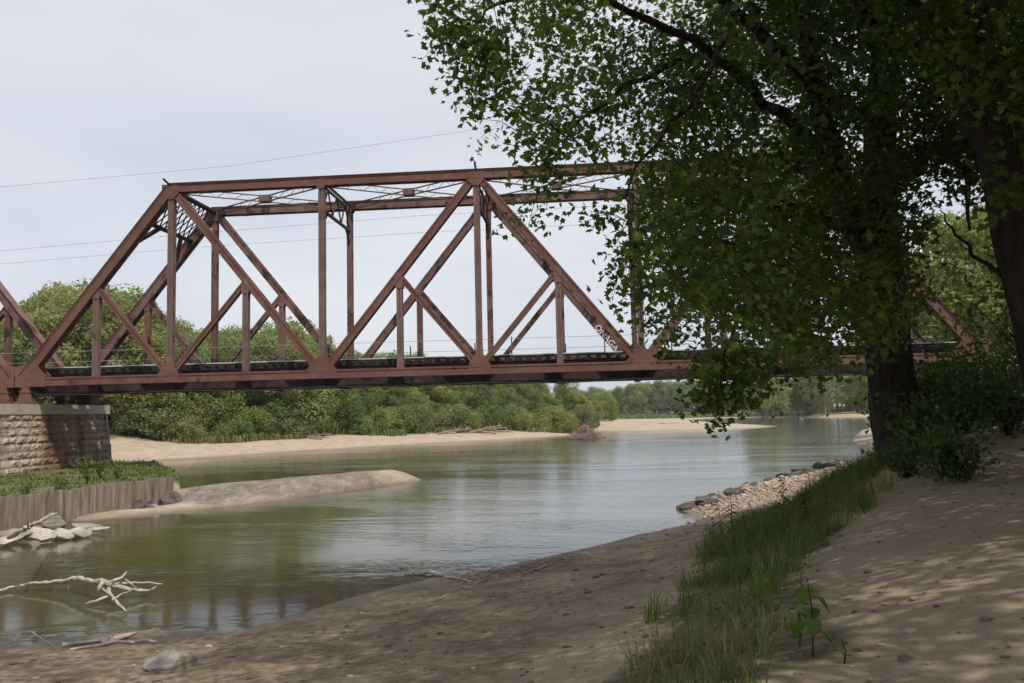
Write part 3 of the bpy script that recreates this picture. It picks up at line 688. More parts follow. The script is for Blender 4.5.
for k in range(46):
    u_ = rr_.random(); px = 683+u_*150; py = 509-u_*45+rr_.uniform(-2.5, 3.5)-6*math.sin(u_*PI)*0; p = on(px, py)
    s = rr_.uniform(.16, .42)*(1.25 if u_ > .75 else 1); rock('rock', (p[0], p[1], max(p[2], 0)+s*.1), (s*1.3, s, s*.6), M_rockd if rr_.random() < .7 else M_rockg,
         'dark broken stone in the row edging the pale gravel bar', group='dark stones edging the gravel bar', seed=k+50, rz=rr_.uniform(0, 3))
def wiggle(p, q, n, amp, r_):
    p = np.array(p, float); q = np.array(q, float); L_ = np.linalg.norm(q-p); return [p+(q-p)*i/n+np.array([r_.uniform(-1, 1), r_.uniform(-1, 1), r_.uniform(-1, 1)])*amp*L_*(0 if i in (0, n) else 1) for i in range(n+1)]
def knobby(pts, r0, r1, r2):
    o = []; rr2 = []; n = len(pts)
    for i in range(n-1):
        a = np.array(pts[i]); c_ = np.array(pts[i+1]); l = np.linalg.norm(c_-a); k = max(2, int(l/.12)); k = min(k, 12)
        for j in range(k):
            t_ = j/k; r_ = r0+(r1-r0)*(i+t_)/(n-1); o.append(a+(c_-a)*t_+(np.array([r2.uniform(-1, 1), r2.uniform(-1, 1), r2.uniform(-1, 1)])*r_*.45 if (i or j) else 0)); rr2.append(r_*r2.uniform(.72, 1.18))
    o.append(np.array(pts[-1])); rr2.append(r1*.6); return o, rr2
def drift(pxs, r0, r1, label, group=None, lift=.06, extra=(), mat=None):
    pts = []
    for e in pxs:
        p = on(e[0], e[1]); z = max(p[2], 0)+(e[2] if len(e) > 2 else lift); pts.append(G(e[0], e[1], z))
    rd_ = random.Random(len(label)*7+int(pxs[0][0])); b = MB(); pts, rs_ = knobby(pts, r0, r1, rd_); b.tube(pts, rs_, 9)
    for ex in extra:
        q_ = [G(e[0], e[1], max(on(e[0], e[1])[2], 0)+(e[2] if len(e) > 2 else lift)) for e in ex[0]]; m = len(q_)
        q_, rs_ = knobby(q_, ex[1], ex[2], rd_); b.tube(q_, rs_, 7)
    c0 = pts[0].copy(); c0[2] = 0; b.v = [tuple(np.array(v)-c0) for v in b.v]
    o = b.build('driftwood', mat or M_drift, None, True); o.location = c0; return tag(o, label, 'driftwood', group)
o = drift([(-14, 596, .02), (10, 587, .08), (35, 583, .16), (60, 581, .22), (76, 578, .32), (90, 580, .36), (108, 583, .36), (116, 586, .25)], .028, .055,
      'bleached forked branch with roots stranded in the shallows', extra=[
    ([(108, 583, .35), (122, 578, .42), (127, 571, .5)], .04, .015), ([(108, 584, .3), (128, 583, .3), (148, 583, .28), (163, 584, .28)], .04, .012),
    ([(112, 586, .28), (130, 590, .16), (148, 591, .12), (157, 586, .2)], .05, .015), ([(106, 585, .3), (110, 593, .2), (114, 600, .1), (126, 611, .0)], .05, .02),
    ([(110, 596, .14), (96, 601, .08), (86, 604, .03)], .035, .03), ([(98, 582, .33), (104, 590, .25), (118, 600, .1)], .03, .012), ([(125, 579, .38), (134, 586, .25), (142, 592, .1)], .018, .008),
    ([(70, 579, .3), (70, 585, .1), (68, 590, 0.)], .015, .008), ([(104, 581, .4), (100, 588, .3), (99, 592, .2)], .05, .035), ([(112, 600, .12), (122, 594, .2), (136, 589, .22)], .02, .01)])
drift([(102, 642, .04), (118, 638, .07), (136, 633, .09)], .06, .035, 'thick pale driftwood stick on top of the pile by the shore')
drift([(62, 645), (80, 643), (104, 639), (112, 636)], .03, .035, 'long flat driftwood stick lying leftward in the shore pile')
drift([(70, 650, .03), (92, 646, .05), (120, 641, .05), (134, 643, .04)], .028, .02, 'bent thin driftwood stick in front of the shore pile')
drift([(14, 640), (22, 632, .12), (26, 626, .25)], .010, .004, 'thin dry twig sticking up from the mud at the picture edge')
drift([(32, 632, .14), (44, 640, .05), (54, 646)], .010, .004, 'thin dry twig leaning beside the driftwood pile')
drift([(128, 642), (145, 640), (158, 642)], .025, .012, 'short splintered driftwood piece at the right of the shore pile')
drift([(404, 574, .03), (420, 572, .06), (430, 572, .06), (443, 575, .02)], .05, .045, 'short pale log floating just off the mud shore', extra=[([(414, 573, .08), (411, 569, .16)], .03, .02)])
drift([(446, 577), (462, 579), (478, 583)], .03, .012, 'thin stick lying on the dark mud edge', extra=[([(458, 579, .05), (450, 575, .1)], .015, .006)])
drift([(528, 572), (540, 568), (549, 565)], .03, .02, 'pale splinter on the mud ridge by the water')
drift([(434, 601, .02), (443, 597, .07), (447, 594, .14)], .022, .012, 'small forked stick standing on the mud beach')
drift([(48, 545, .0), (30, 530, .4), (57, 513, 1.0)][::-1][:1]+[(30, 526, .55), (8, 538, .2)], .035, .055, 'weathered drift branch leaning against the sheet pile wall')
# brush pile at the far sand point
b = MB(); rr_ = random.Random(3); c0 = G(585, 438, .15)
for k in range(520):
    a = rr_.uniform(0, 2*PI); r_ = rr_.uniform(0, 2.3); z0 = rr_.uniform(0, 1.9)*(1-r_/2.6); p = np.array([math.cos(a)*r_, math.sin(a)*r_*.8, z0]); dv = np.array([rr_.uniform(-1, 1), rr_.uniform(-1, 1), rr_.uniform(-.1, .55)])*rr_.uniform(.4, 1.1)
    b.tube([p, p+dv], [.045, .02], 4)
o = b.build('brush_pile', M_brush); o.location = (c0[0], c0[1], max(c0[2], 0)-.1); tag(o, 'reddish heap of dead brush on the tip of the far sand bank', 'brush pile')

# ------------------------------------------------------------------ leaves
LOB = []
for k in range(5):
    a = PI/2+(k-2)*.95*.98; r1 = (.36, .44, .56, .44, .36)[k]
    LOB.append((a, r1)); 
pts2 = [(0, -.10)]
order = sorted(LOB, key=lambda t_: t_[0])
for k, (a, r1) in enumerate(order):
    pts2.append((math.cos(a)*r1, math.sin(a)*r1+.02))
    if k < 4: am = (a+order[k+1][0])/2; pts2.append((math.cos(am)*.27, math.sin(am)*.27+.02))
MAPLE = np.array([(x, y, -abs(x)*.25) for x, y in pts2])
OVAL = np.array([(0, -.5, 0), (.2, -.15, -.05), (.2, .15, -.05), (0, .5, 0), (-.2, .15, -.05), (-.2, -.15, -.05)])
DIAM = np.array([(0, -.5, 0), (.35, 0, -.06), (0, .5, 0), (-.35, 0, -.06)])
def rotm(n, tilt=1.0, g_=rng):
    """random leaf frames, tilt 0 = flat and 1 = any"""
    nz = g_.normal(size=(n, 3))*np.array([1, 1, 1])*tilt+np.array([0, 0, 1.0])*(1.2-tilt); nz /= np.linalg.norm(nz, axis=1)[:, None]
    a = g_.normal(size=(n, 3)); a -= nz*(a*nz).sum(1)[:, None]; a /= np.linalg.norm(a, axis=1)[:, None]
    return np.stack([np.cross(a, nz), a, nz], 1)      # rows x,y,z axes
def leaves(pos, size, tpl, tilt=.7, g_=rng, nrm=None):
    n = len(pos); R_ = rotm(n, tilt, g_)
    if nrm is not None:
        nz = nrm+g_.normal(size=(n, 3))*.42; nz /= np.linalg.norm(nz, axis=1)[:, None]; a = g_.normal(size=(n, 3)); a -= nz*(a*nz).sum(1)[:, None]; a /= np.linalg.norm(a, axis=1)[:, None]; R_ = np.stack([np.cross(a, nz), a, nz], 1)
    v = tpl[None]*size[:, None, None]
    return (np.einsum('nki,nij->nkj', v, R_)+pos[:, None]).reshape(-1, 3)

# ---- distant tree prototypes: a crown of leaf sprays spread through lobes
def tree_proto(seed, hgt, wid, base, nleaf, leaf, kind):
    g_ = np.random.default_rng(seed); lobes = []
    nl = 34
    for k in range(nl):
        t_ = k/(nl-1); zc_ = base+(hgt-base)*(.10+.86*t_); prof = math.sin(PI*min(max(.12+t_*.84, 0), 1))**.65
        r_ = wid/2*prof*(.55+.5*g_.random()); a = g_.uniform(0, 2*PI)
        lobes.append((math.cos(a)*r_, math.sin(a)*r_, zc_+g_.uniform(-.6, .6), g_.uniform(.11, .22)*wid))
    pos = []; nr_m = []; w_ = np.array([l[3]**2 for l in lobes]); w_ /= w_.sum()
    for i, cnt in enumerate(g_.multinomial(nleaf, w_)):
        x, y, z, r_ = lobes[i]; d = g_.normal(size=(cnt, 3)); d /= np.linalg.norm(d, axis=1)[:, None]
        rad = r_*(1+.25*np.sin(d[:, 0]*5+i)*np.sin(d[:, 2]*6+i*2))*g_.uniform(.45, 1.1, cnt)**.45; nr_m.append(d)
        pos.append(np.c_[x+d[:, 0]*rad, y+d[:, 1]*rad, z+d[:, 2]*rad*.85])
    pos = np.concatenate(pos); nr_m = np.concatenate(nr_m); q1 = pos[:, 2] > base*.3; pos = pos[q1]; nr_m = nr_m[q1]
    sz = g_.uniform(.6, 1.3, len(pos))*leaf
    crown = mesh_np('crown', leaves(pos, sz, DIAM, .8, g_, nr_m), 4, M_far_leaf, g_.random(len(pos)))
    b = MB(); lean = g_.uniform(-.4, .4, 2)
    b.tube([(0, 0, -.6), (lean[0]*.3, lean[1]*.3, hgt*.3), (lean[0], lean[1], hgt*.62), (lean[0]*1.5, lean[1]*1.5, hgt*.9)], [.022*hgt, .017*hgt, .009*hgt, .003*hgt], 7)
    for k in range(7):
        l = lobes[int(g_.integers(3, nl))]; z0 = min(l[2]*.6, hgt*.55); b.tube([(lean[0]*.5, lean[1]*.5, z0), (l[0]*.5, l[1]*.5, z0+(l[2]-z0)*.6), l[:3]], [.009*hgt, .006*hgt, .002*hgt], 5)
    me = bpy.data.meshes.new('trunk'); me.from_pydata(b.v, [], b.f); me.materials.append(M_bark_far if kind else M_bark)
    return crown, me, hgt
protos = [tree_proto(1, 15, 10, .8, 9000, .42, 0), tree_proto(2, 15, 9, .6, 8000, .40, 0), tree_proto(3, 15, 12, 1.0, 10000, .45, 0), tree_proto(4, 15, 10, 1.6, 7000, .40, 1), tree_proto(5, 15, 12, .5, 9500, .42, 1)]
bushp = [tree_proto(11, 5, 6, .4, 3200, .30, 0), tree_proto(12, 5, 7, .2, 3600, .32, 0), tree_proto(13, 5, 5, .3, 2600, .28, 0)]
def put(pr_, name, x, y, s, label, cat, group, sz=1.0, zoff=0):
    z = height(x, y); r_ = empty(name, (x, y, z-.1+zoff), random.uniform(0, 6.28)); r_.scale = (s, s, s*sz)
    link('crown', pr_[0], r_); link('trunk', pr_[1], r_); tag(r_, label, cat, group); return r_
rt = random.Random(21)
# left bank belt
def shore_pt(px, back):
    """a point 'back' metres behind the far waterline along the ray through px"""
    xs_ = [p[0] for p in far_px][::-1]; ys2 = [p[1] for p in far_px][::-1]
    py = np.interp(px, xs_, ys2); p = G(px, py)[:2]; dv = p-CAM[:2]; L_ = np.linalg.norm(dv); return p+dv/L_*back*1.15
def far_log(px, L_, label, group, r2):
    p = shore_pt(px, r2.uniform(8, 14)); z = height(p[0], p[1]); a = r2.uniform(-.5, .5)+(PI if r2.random() < .5 else 0); d = np.array([math.cos(a), math.sin(a), r2.uniform(.0, .25)]); b = MB(); L_ = L_*1.6+1
    b.tube([(0, 0, .12), d*L_*.5+np.array([0, 0, .15]), d*L_], [.17, .13, .05], 6)
    for k in range(4): q_ = d*L_*r2.uniform(.3, .9)+np.array([0, 0, .1]); b.tube([q_, q_+np.array([r2.uniform(-1, 1), r2.uniform(-.6, .6), r2.uniform(.2, 1.0)])*.9], [.06, .02], 4)
    o = b.build('driftwood', M_brush); o.location = (p[0], p[1], z); tag(o, label, 'driftwood', group)
rr_ = random.Random(11)
for k in range(16):
    px = rr_.choice([rr_.uniform(240, 330), rr_.uniform(415, 560), rr_.uniform(415, 500)]); py = 441.5-(px-240)*.035+rr_.uniform(-2.5, .5); L_ = rr_.uniform(5, 22)
    far_log(px, L_*.12, 'bleached fallen trunk lying on the far sand bank below the trees', 'fallen trunks on the far bank', rr_)
top_prof = [(-260, 300), (-60, 300), (0, 318), (40, 292), (75, 282), (110, 282), (130, 300), (170, 318), (230, 322), (290, 318), (320, 330), (345, 345), (385, 352), (410, 345), (440, 362), (480, 366), (520, 372), (575, 378), (600, 386)]
def z_at(px, py, x, y):    # height over sea of the picture row py at ground position x,y
    dpt = (np.array([x, y, 0])-CAM)@np.array([FWD[0], FWD[1], 0]); p = W(px, py, dpt/ _cp); return p[2]
for px in range(-250, 600, 13):
    for row, back in ((0, 20), (1, 32), (2, 46)):
        if row == 2 and px > 560: continue
        q_ = px+rt.uniform(-9, 9)+row*6; p = shore_pt(q_, back+rt.uniform(-4, 4))
        top = np.interp(q_, [a for a, _ in top_prof], [b_ for _, b_ in top_prof])+rt.uniform(0, 16)+(14 if row == 0 else 0)
        g0 = height(p[0], p[1]); zt = z_at(q_, top, p[0], p[1]); hgt = max(5.0, zt-g0); pr_ = rt.choice(protos)
        lab = ('leafy tree in the front row of the belt behind the far sand bank', 'trees in the front row of the far bank belt') if row == 0 else ('leafy tree rising behind the front row of the far bank belt', 'trees behind the front row of the far bank belt')
        put(pr_, 'tree', p[0], p[1], hgt/15.5, lab[0], 'tree', lab[1])
for k in range(74):
    px = -120+k*9.6+rt.uniform(-5, 5); p = shore_pt(px, rt.uniform(13, 19)); put(rt.choice(bushp), 'shrub', p[0], p[1], rt.uniform(.35, .95), 'low willow shrub at the edge of the far sand bank', 'shrub', 'shrubs along the far sand bank', rt.uniform(.8, 1.15))
# far woods beyond the bend
for k in range(64):
    px = 556+k*3.7+rt.uniform(-4, 4); p = D(px, rt.uniform(395, 455)); g0 = height(p[0], p[1])
    top = np.interp(px, [560, 600, 640, 690, 760, 800], [386, 388, 382, 378, 384, 384])+rt.uniform(-1, 6); zt = z_at(px, top, p[0], p[1])
    put(rt.choice(protos), 'tree', p[0], p[1], max(zt-g0, 8)/15.5, 'small tree in the hazy wood across the river bend', 'tree', 'trees of the hazy wood across the bend')
for k in range(30):
    px = 755+k*9+rt.uniform(-5, 5); p = D(px, rt.uniform(300, 345)); g0 = height(p[0], p[1]); top = rt.uniform(346, 372); zt = z_at(px, top, p[0], p[1])
    put(rt.choice(protos[3:]) if px < 800 else rt.choice(protos), 'tree', p[0], p[1], (zt-g0)/15.5, 'yellow green tree on the rocky bank behind the big maple trunk', 'tree', 'trees on the rocky bank across the bend')
# right bank trees near the bridge end
for (x, y, s) in ((57, 14, .85), (63, 22, 1.0), (60, 34, 1.0), (70, 30, 1.1), (68, 48, 1.1), (80, 42, 1.2), (62, -8, .8), (70, 2, 1.0), (58, -16, .7), (78, 15, 1.2), (90, 60, 1.2), (85, 85, 1.2), (66, -18, 1.0), (75, -10, 1.1), (56, -24, .7)):
    put(rt.choice(protos), 'tree', x, y, s, 'sunlit tree on the high bank around the right bridge end', 'tree', 'trees at the right bridge end')
for (x, y, s) in ((50.5, -6, .7), (54, -9, .9), (56, -3, .8), (53, -14, .8), (49, -13, .6), (58, 9, .9), (52, 10, .55), (60, -14, .9)):
    put(rt.choice(bushp), 'shrub', x, y, s, 'dense shrub on the slope below the right bridge end', 'shrub', 'shrubs below the right bridge end')

# weeds on the far bank slope
def blades(pos, hgt, wid, lean, g_=rng, bend=.35):
    n = len(pos); a = g_.uniform(0, 2*PI, n); w_ = np.c_[np.cos(a), np.sin(a), np.zeros(n)]*wid[:, None]; b_ = a+PI/2+PI*(g_.random(n) < .5)+g_.uniform(-.25, .25, n); ln = np.c_[np.cos(b_), np.sin(b_), np.zeros(n)]*(lean*hgt)[:, None]
    up_ = np.c_[np.zeros(n), np.zeros(n), hgt]
    m_ = pos+up_*.55+ln*bend; tp_ = pos+up_*(1-lean[:, None]*.25)+ln
    v = np.stack([pos-w_, pos+w_, m_+w_*.8, m_-w_*.8, m_-w_*.8, m_+w_*.8, tp_+w_*.08, tp_-w_*.08], 1); return v.reshape(-1, 3)
g_ = np.random.default_rng(4)
n = 26000; px = g_.uniform(-140, 600, n); bk = g_.uniform(10.5, 24, n); P2 = np.array([shore_pt(a, b_) for a, b_ in zip(px, bk)]); keep = fbm(P2[:, 0]*.15, P2[:, 1]*.15, 77) > .40+.02*(14-bk).clip(0, 4); P2 = P2[keep]
hz = height(P2[:, 0], P2[:, 1]); pos = np.c_[P2, hz]; m = len(pos)
me = mesh_np('undergrowth', blades(pos, g_.uniform(.3, 1.1, m), g_.uniform(.06, .16, m), g_.uniform(.1, .5, m), g_), 4, M_farweed, g_.random(m)*1.0); tag(link('undergrowth', me), 'tall weeds on the far bank slope below the trees', 'weeds', kind='stuff')
n = 9000; a_ = g_.uniform(560, 860, n); dd_ = g_.uniform(345, 400, n); P2 = np.array([D(x, y) for x, y in zip(a_, dd_)]); dr, nr_ = river_dist(P2[:, 0], P2[:, 1]); P2 = P2[(dr > 12)]
pos = np.c_[P2, height(P2[:, 0], P2[:, 1])]; m = len(pos)
me = mesh_np('undergrowth', blades(pos, g_.uniform(.6, 1.6, m), g_.uniform(.15, .4, m), g_.uniform(.1, .5, m), g_), 4, M_farweed, g_.random(m)); tag(link('undergrowth', me), 'yellow green grass below the hazy wood across the bend', 'grass', kind='stuff')

# island grass
def scatter(polypts, n, g_):
    P = np.array(polypts); lo = P.min(0); hi = P.max(0); q_ = g_.uniform(lo, hi, (n*3, 2)); q_ = q_[inpoly(q_[:, 0], q_[:, 1], P)][:n]; return q_
q_ = scatter(WALL, 24000, g_); off = ~((np.abs(q_[:, 0]+.3) < 1.6) & (q_[:, 1] > -5) & (q_[:, 1] < 7.5)); q_ = q_[off]; q_ = q_[fbm(q_[:, 0]*.8, q_[:, 1]*.8, 9)+g_.normal(size=len(q_))*.05 > .485]
pos = np.c_[q_, height(q_[:, 0], q_[:, 1])]; m = len(pos); hg = g_.uniform(.04, .30, m)*(.05+1.2*fbm(q_[:, 0]*.7, q_[:, 1]*.7, 14))
me = mesh_np('grass', blades(pos, hg, g_.uniform(.015, .04, m), g_.uniform(.1, .7, m), g_), 4, M_grass, g_.random(m)); tag(link('grass', me), 'bright grass filling the ground behind the sheet pile wall', 'grass', kind='stuff')
q_ = scatter(WALL, 5200, g_); q_ = q_[fbm(q_[:, 0]*.6, q_[:, 1]*.6, 19) > .50]; q_ = q_[~((np.abs(q_[:, 0]+.3) < 1.6) & (q_[:, 1] > -5) & (q_[:, 1] < 7.5))]
pos = np.c_[q_, height(q_[:, 0], q_[:, 1])+g_.uniform(.03, .3, len(q_))*fbm(q_[:, 0]*1.2, q_[:, 1]*1.2, 29)*1.6]
me = mesh_np('weeds', leaves(pos, g_.uniform(.06, .16, len(pos)), OVAL, .6, g_), 6, M_farweed, g_.random(len(pos))*.7); tag(link('weeds', me), 'patches of broad leaved weeds among the grass round the pier', 'weeds', kind='stuff')
def leafy(name, base, hgt, spread, nl, size, mat, label, tpl=OVAL, stems=5, seed=0, group=None, cat='plant', tilt=.6):
    g2 = np.random.default_rng(seed+100); r_ = empty(name, base); b = MB(); pos = []
    for k in range(stems):
        a = g2.uniform(0, 2*PI); ln = g2.uniform(.1, 1)*spread; tip = np.array([math.cos(a)*ln, math.sin(a)*ln, hgt*g2.uniform(.65, 1)]); mid = tip*np.array([.35, .35, .55]); b.tube([(0, 0, -.05), mid, tip], [.012+hgt*.006, .009+hgt*.003, .004], 5)
        for j in range(max(1, nl//stems)):
            t_ = g2.uniform(.2, 1.05); p = mid*2*t_ if t_ < .5 else mid+(tip-mid)*(t_-.5)*2; pos.append(p+g2.normal(size=3)*np.array([1, 1, .8])*spread*.22)
    pos = np.array(pos); sz = g2.uniform(.6, 1.3, len(pos))*size; b.build('stem', mat if name == 'weed' else M_bark, r_)
    link('leaves', mesh_np('leaves', leaves(pos, sz, tpl, tilt, g2), len(tpl), mat, g2.random(len(pos))), r_); tag(r_, label, cat, group); return r_
for k, (px, py, h_) in enumerate(((88, 483, 1.4), (100, 480, .9), (60, 490, .55), (118, 478, .9), (28, 492, .45))):
    p = G(px, py, 1.0); leafy('weed', (p[0], p[1], height(p[0], p[1])), h_, .6, 170, .13, M_grass, ['tall bushy weed standing against the foot of the stone pier', 'shorter leafy weed right of the tall one by the pier foot', 'low leafy weed in the middle of the grass behind the sheet pile wall', 'leafy weed near the river end corner of the pier', 'lowest weed clump at the picture edge behind the wall'][k], seed=k)

# ------------------------------------------------------------------ near grass strip
g_ = np.random.default_rng(9)
gp = [(648, 700), (660, 655), (672, 630), (690, 600), (705, 560), (722, 540), (760, 528), (800, 508), (822, 485), (845, 462), (868, 446), (900, 440), (890, 470), (868, 500), (845, 528), (815, 548), (790, 570), (782, 600), (775, 640), (790, 700)]
gpoly = np.array(gp, float)
N_ = 150000; q_ = np.c_[g_.uniform(28, 44, N_*3), g_.uniform(-42, -18, N_*3)]
dcam = np.hypot(q_[:, 0]-CAM[0], q_[:, 1]-CAM[1]); 
hz = height(q_[:, 0], q_[:, 1]); pxx, pyy, pz_ = proj(np.c_[q_, hz]); jit = (fbm(q_[:, 0]*1.5, q_[:, 1]*1.5, 61)-.47)*60*np.clip(8/dcam, .2, 1.2)
k_ = (pz_ > 3) & inpoly(pxx+jit*1.7, pyy+jit*.7, gpoly) & (dcam > 5)
q_ = q_[k_]; hz = hz[k_]; dcam = dcam[k_]; dens = fbm(q_[:, 0]*1.1, q_[:, 1]*1.1, 62); k_ = g_.random(len(q_)) < np.clip((dens-.30)*3.6, .06, 1); q_ = q_[k_]; hz = hz[k_]; dcam = dcam[k_]
pos = np.c_[q_, hz]; m = len(pos); hg = g_.uniform(.06, .50, m)*(.2+1.45*fbm(q_[:, 0]*1.3, q_[:, 1]*1.3, 63)); print('grass', m)
dry = (g_.random(m) < .12+.5*(fbm(q_[:, 0]*.8, q_[:, 1]*.8, 64) > .55)+.25*(dcam < 8))
me = mesh_np('grass', blades(pos[~dry], hg[~dry], g_.uniform(.0020, .0048, (~dry).sum())*(1+dcam[~dry]*.03), g_.uniform(.1, 1.25, (~dry).sum()), g_), 4, M_grass, g_.random((~dry).sum()))
tag(link('grass', me), 'green grass strip along the top of the muddy shore', 'grass', kind='stuff')
me = mesh_np('grass', blades(pos[dry], hg[dry]*.9, g_.uniform(.0018, .004, dry.sum()), g_.uniform(.3, 1.4, dry.sum()), g_), 4, M_dry, g_.random(dry.sum())); tag(link('grass', me), 'dry straw coloured blades among the green grass strip', 'grass', kind='stuff')
k_ = g_.random(m) < .10*(fbm(q_[:, 0]*1.3, q_[:, 1]*1.3, 66) > .5); wp = pos[k_]+np.c_[g_.normal(size=(k_.sum(), 2))*.03, g_.uniform(.02, .26, k_.sum())]
tag(link('weeds', mesh_np('weeds', leaves(wp, g_.uniform(.025, .07, len(wp)), OVAL, .6, g_), 6, M_bushleaf, g_.random(len(wp)))), 'small leafy weeds tangled in the green grass strip', 'weeds', kind='stuff')
# gravel
n = 14000; t_ = g_.random(n); base = gr0[None]*(1-t_[:, None])+gr1[None]*t_[:, None]+g_.normal(size=(n, 2))*np.array([1.9, 2.2]); hz = height(base[:, 0], base[:, 1]); dr, _ = river_dist(base[:, 0], base[:, 1]); k_ = (hz > .03) & (dr > .1); base = base[k_]; hz = hz[k_]
import bmesh
bm = bmesh.new(); bmesh.ops.create_icosphere(bm, subdivisions=1, radius=1); ico = np.array([v.co[:] for v in bm.verts]); icf = np.array([[v.index for v in f.verts] for f in bm.faces]); bm.free()
m = len(base); sz = g_.gamma(2.0, .015, m).clip(.015, .11); sc = np.c_[sz, sz*g_.uniform(.6, 1, m), sz*g_.uniform(.4, .7, m)]; a = g_.uniform(0, 6.28, m)
vv = ico[None]*sc[:, None]*g_.uniform(.85, 1.15, (m, 12, 1)); X = vv[..., 0]*np.cos(a)[:, None]-vv[..., 1]*np.sin(a)[:, None]; Y = vv[..., 0]*np.sin(a)[:, None]+vv[..., 1]*np.cos(a)[:, None]
vv = np.stack([X+base[:, :1], Y+base[:, 1:], vv[..., 2]+hz[:, None]+sz[:, None]*.2], -1); tri = vv[:, icf.ravel()].reshape(-1, 3)
t = NT('gravel_stones'); c = t.ramp(t.attr('rnd'), [(0., (.13, .10, .08)), (.35, (.29, .22, .165)), (.7, (.38, .29, .22)), (1., (.48, .39, .31))]); M_grav = t.pbr(c, .9)
tag(link('gravel', mesh_np('gravel', tri, 3, M_grav, np.repeat(g_.random(m), len(icf)))), 'pinkish pebbles covering the sunlit gravel bar', 'gravel', kind='stuff')
# small litter on the dirt path and mud: clods and twigs
n = 2600; q_ = np.c_[g_.uniform(20, 44, n*3), g_.uniform(-42, -20, n*3)]; hz = height(q_[:, 0], q_[:, 1]); k_ = hz > .15; q_ = q_[k_][:n*2]; hz = hz[k_][:n*2]; m = len(q_); sz = g_.gamma(1.6, .009, m).clip(.006, .05)
sc = np.c_[sz*1.4, sz, sz*.5]; vv = ico[None]*sc[:, None]*g_.uniform(.7, 1.3, (m, 12, 1)); vv = vv+np.c_[q_, hz+sz*.15][:, None]; tri = vv[:, icf.ravel()].reshape(-1, 3)
t = NT('clods'); M_clod = t.pbr(t.ramp(t.attr('rnd'), [(0., (.10, .075, .055)), (.7, (.24, .19, .14)), (1., (.42, .35, .28))]), .95)
tag(link('litter', mesh_np('litter', tri, 3, M_clod, np.repeat(g_.random(m), len(icf)))), 'small clods and pebbles scattered on the dirt and mud', 'litter', kind='stuff')

# dry sticks and dead leaves strewn over the shore
b = MB(); g3_ = np.random.default_rng(77); cnt = 0
for k in range(2600):
    if k < 1500: x, y = g3_.uniform(20, 42), g3_.uniform(-41, -22); L_ = g3_.gamma(2, .05)
    else:
        e = g3_.random(); px_, py_ = 470+e*95+g3_.normal()*14, 574-e*17+g3_.normal()*4+4; p = G(px_, py_, .15); x, y = p[0], p[1]; L_ = g3_.gamma(2, .11)
    z = height(x, y)
    if z < .05 or (k < 1500 and cnt > 420): continue
    cnt += k < 1500; a = g3_.uniform(0, PI); L_ = min(L_, .6); d = np.array([math.cos(a), math.sin(a), g3_.uniform(-.05, .2)])*L_; c_ = np.array([x, y, z+.012])
    b.tube([c_-d/2, c_+np.array([0, 0, .01])+g3_.normal(size=3)*L_*.06, c_+d/2], [.004+L_*.016, .004+L_*.014, .003], 4)
tag(b.build('twigs', M_brush), 'dead sticks and flood wrack strewn over the near shore', 'twigs', kind='stuff')
# ------------------------------------------------------------------ weeds on the bank
def stalk(px, py, h_, n, label, seed, droop=.3, lw=.011, ll=.35, mat=None):
    g2 = np.random.default_rng(seed); p = on(px, py); r_ = empty('weed', p); mat = mat or M_weed; b = MB(); lx = g2.uniform(-.12, .12)*h_; b.tube([(0, 0, -.05), (lx*.4, 0, h_*.5), (lx, .02, h_)], [.009, .007, .003], 5); b.build('stem', mat, r_)
    V_ = []
    for k in range(n):
        t_ = .2+.75*k/n; a = g2.choice([0, PI])+g2.uniform(-.7, .7); L_ = ll*g2.uniform(.6, 1.1); c_ = np.array([lx*t_, 0, h_*t_]); d = np.array([math.cos(a), math.sin(a), 0]); s_ = (np.array([-d[1], d[0], 0])*.6+np.array([0, 0, .8]))*lw
        m_ = c_+d*L_*.5+np.array([0, 0, L_*.35]); e = c_+d*L_+np.array([0, 0, L_*(.35-droop)]); V_ += [c_-s_*.3, c_+s_*.3, m_+s_, m_-s_, m_-s_, m_+s_, e+s_*.06, e-s_*.06]
    V_ = np.array(V_); link('leaves', mesh_np('leaves', V_, 4, mat, g2.random(n)), r_); tag(r_, label, 'weed'); return r_
stalk(733, 548, 1.05, 9, 'tallest reed like weed standing before the gravel bar', 1, ll=.5)
stalk(722, 540, .7, 7, 'shorter reed like weed left of the tallest before the gravel bar', 2, ll=.4)
stalk(747, 542, .62, 7, 'spiky weed right of the tallest reed before the gravel bar', 3, ll=.35)
stalk(782, 523, .8, 12, 'dark upright leafy weed against the pale gravel', 4, ll=.13, lw=.022)
stalk(836, 498, 1.0, 16, 'dark leafy weed at the gravel bar end near the maple', 5, ll=.12, lw=.022)
stalk(806, 516, .5, 10, 'low branching weed between gravel bar and grass', 6, ll=.13, lw=.02)
stalk(705, 578, .35, 6, 'thin weed at the upper left edge of the grass strip', 7, ll=.22, lw=.012)
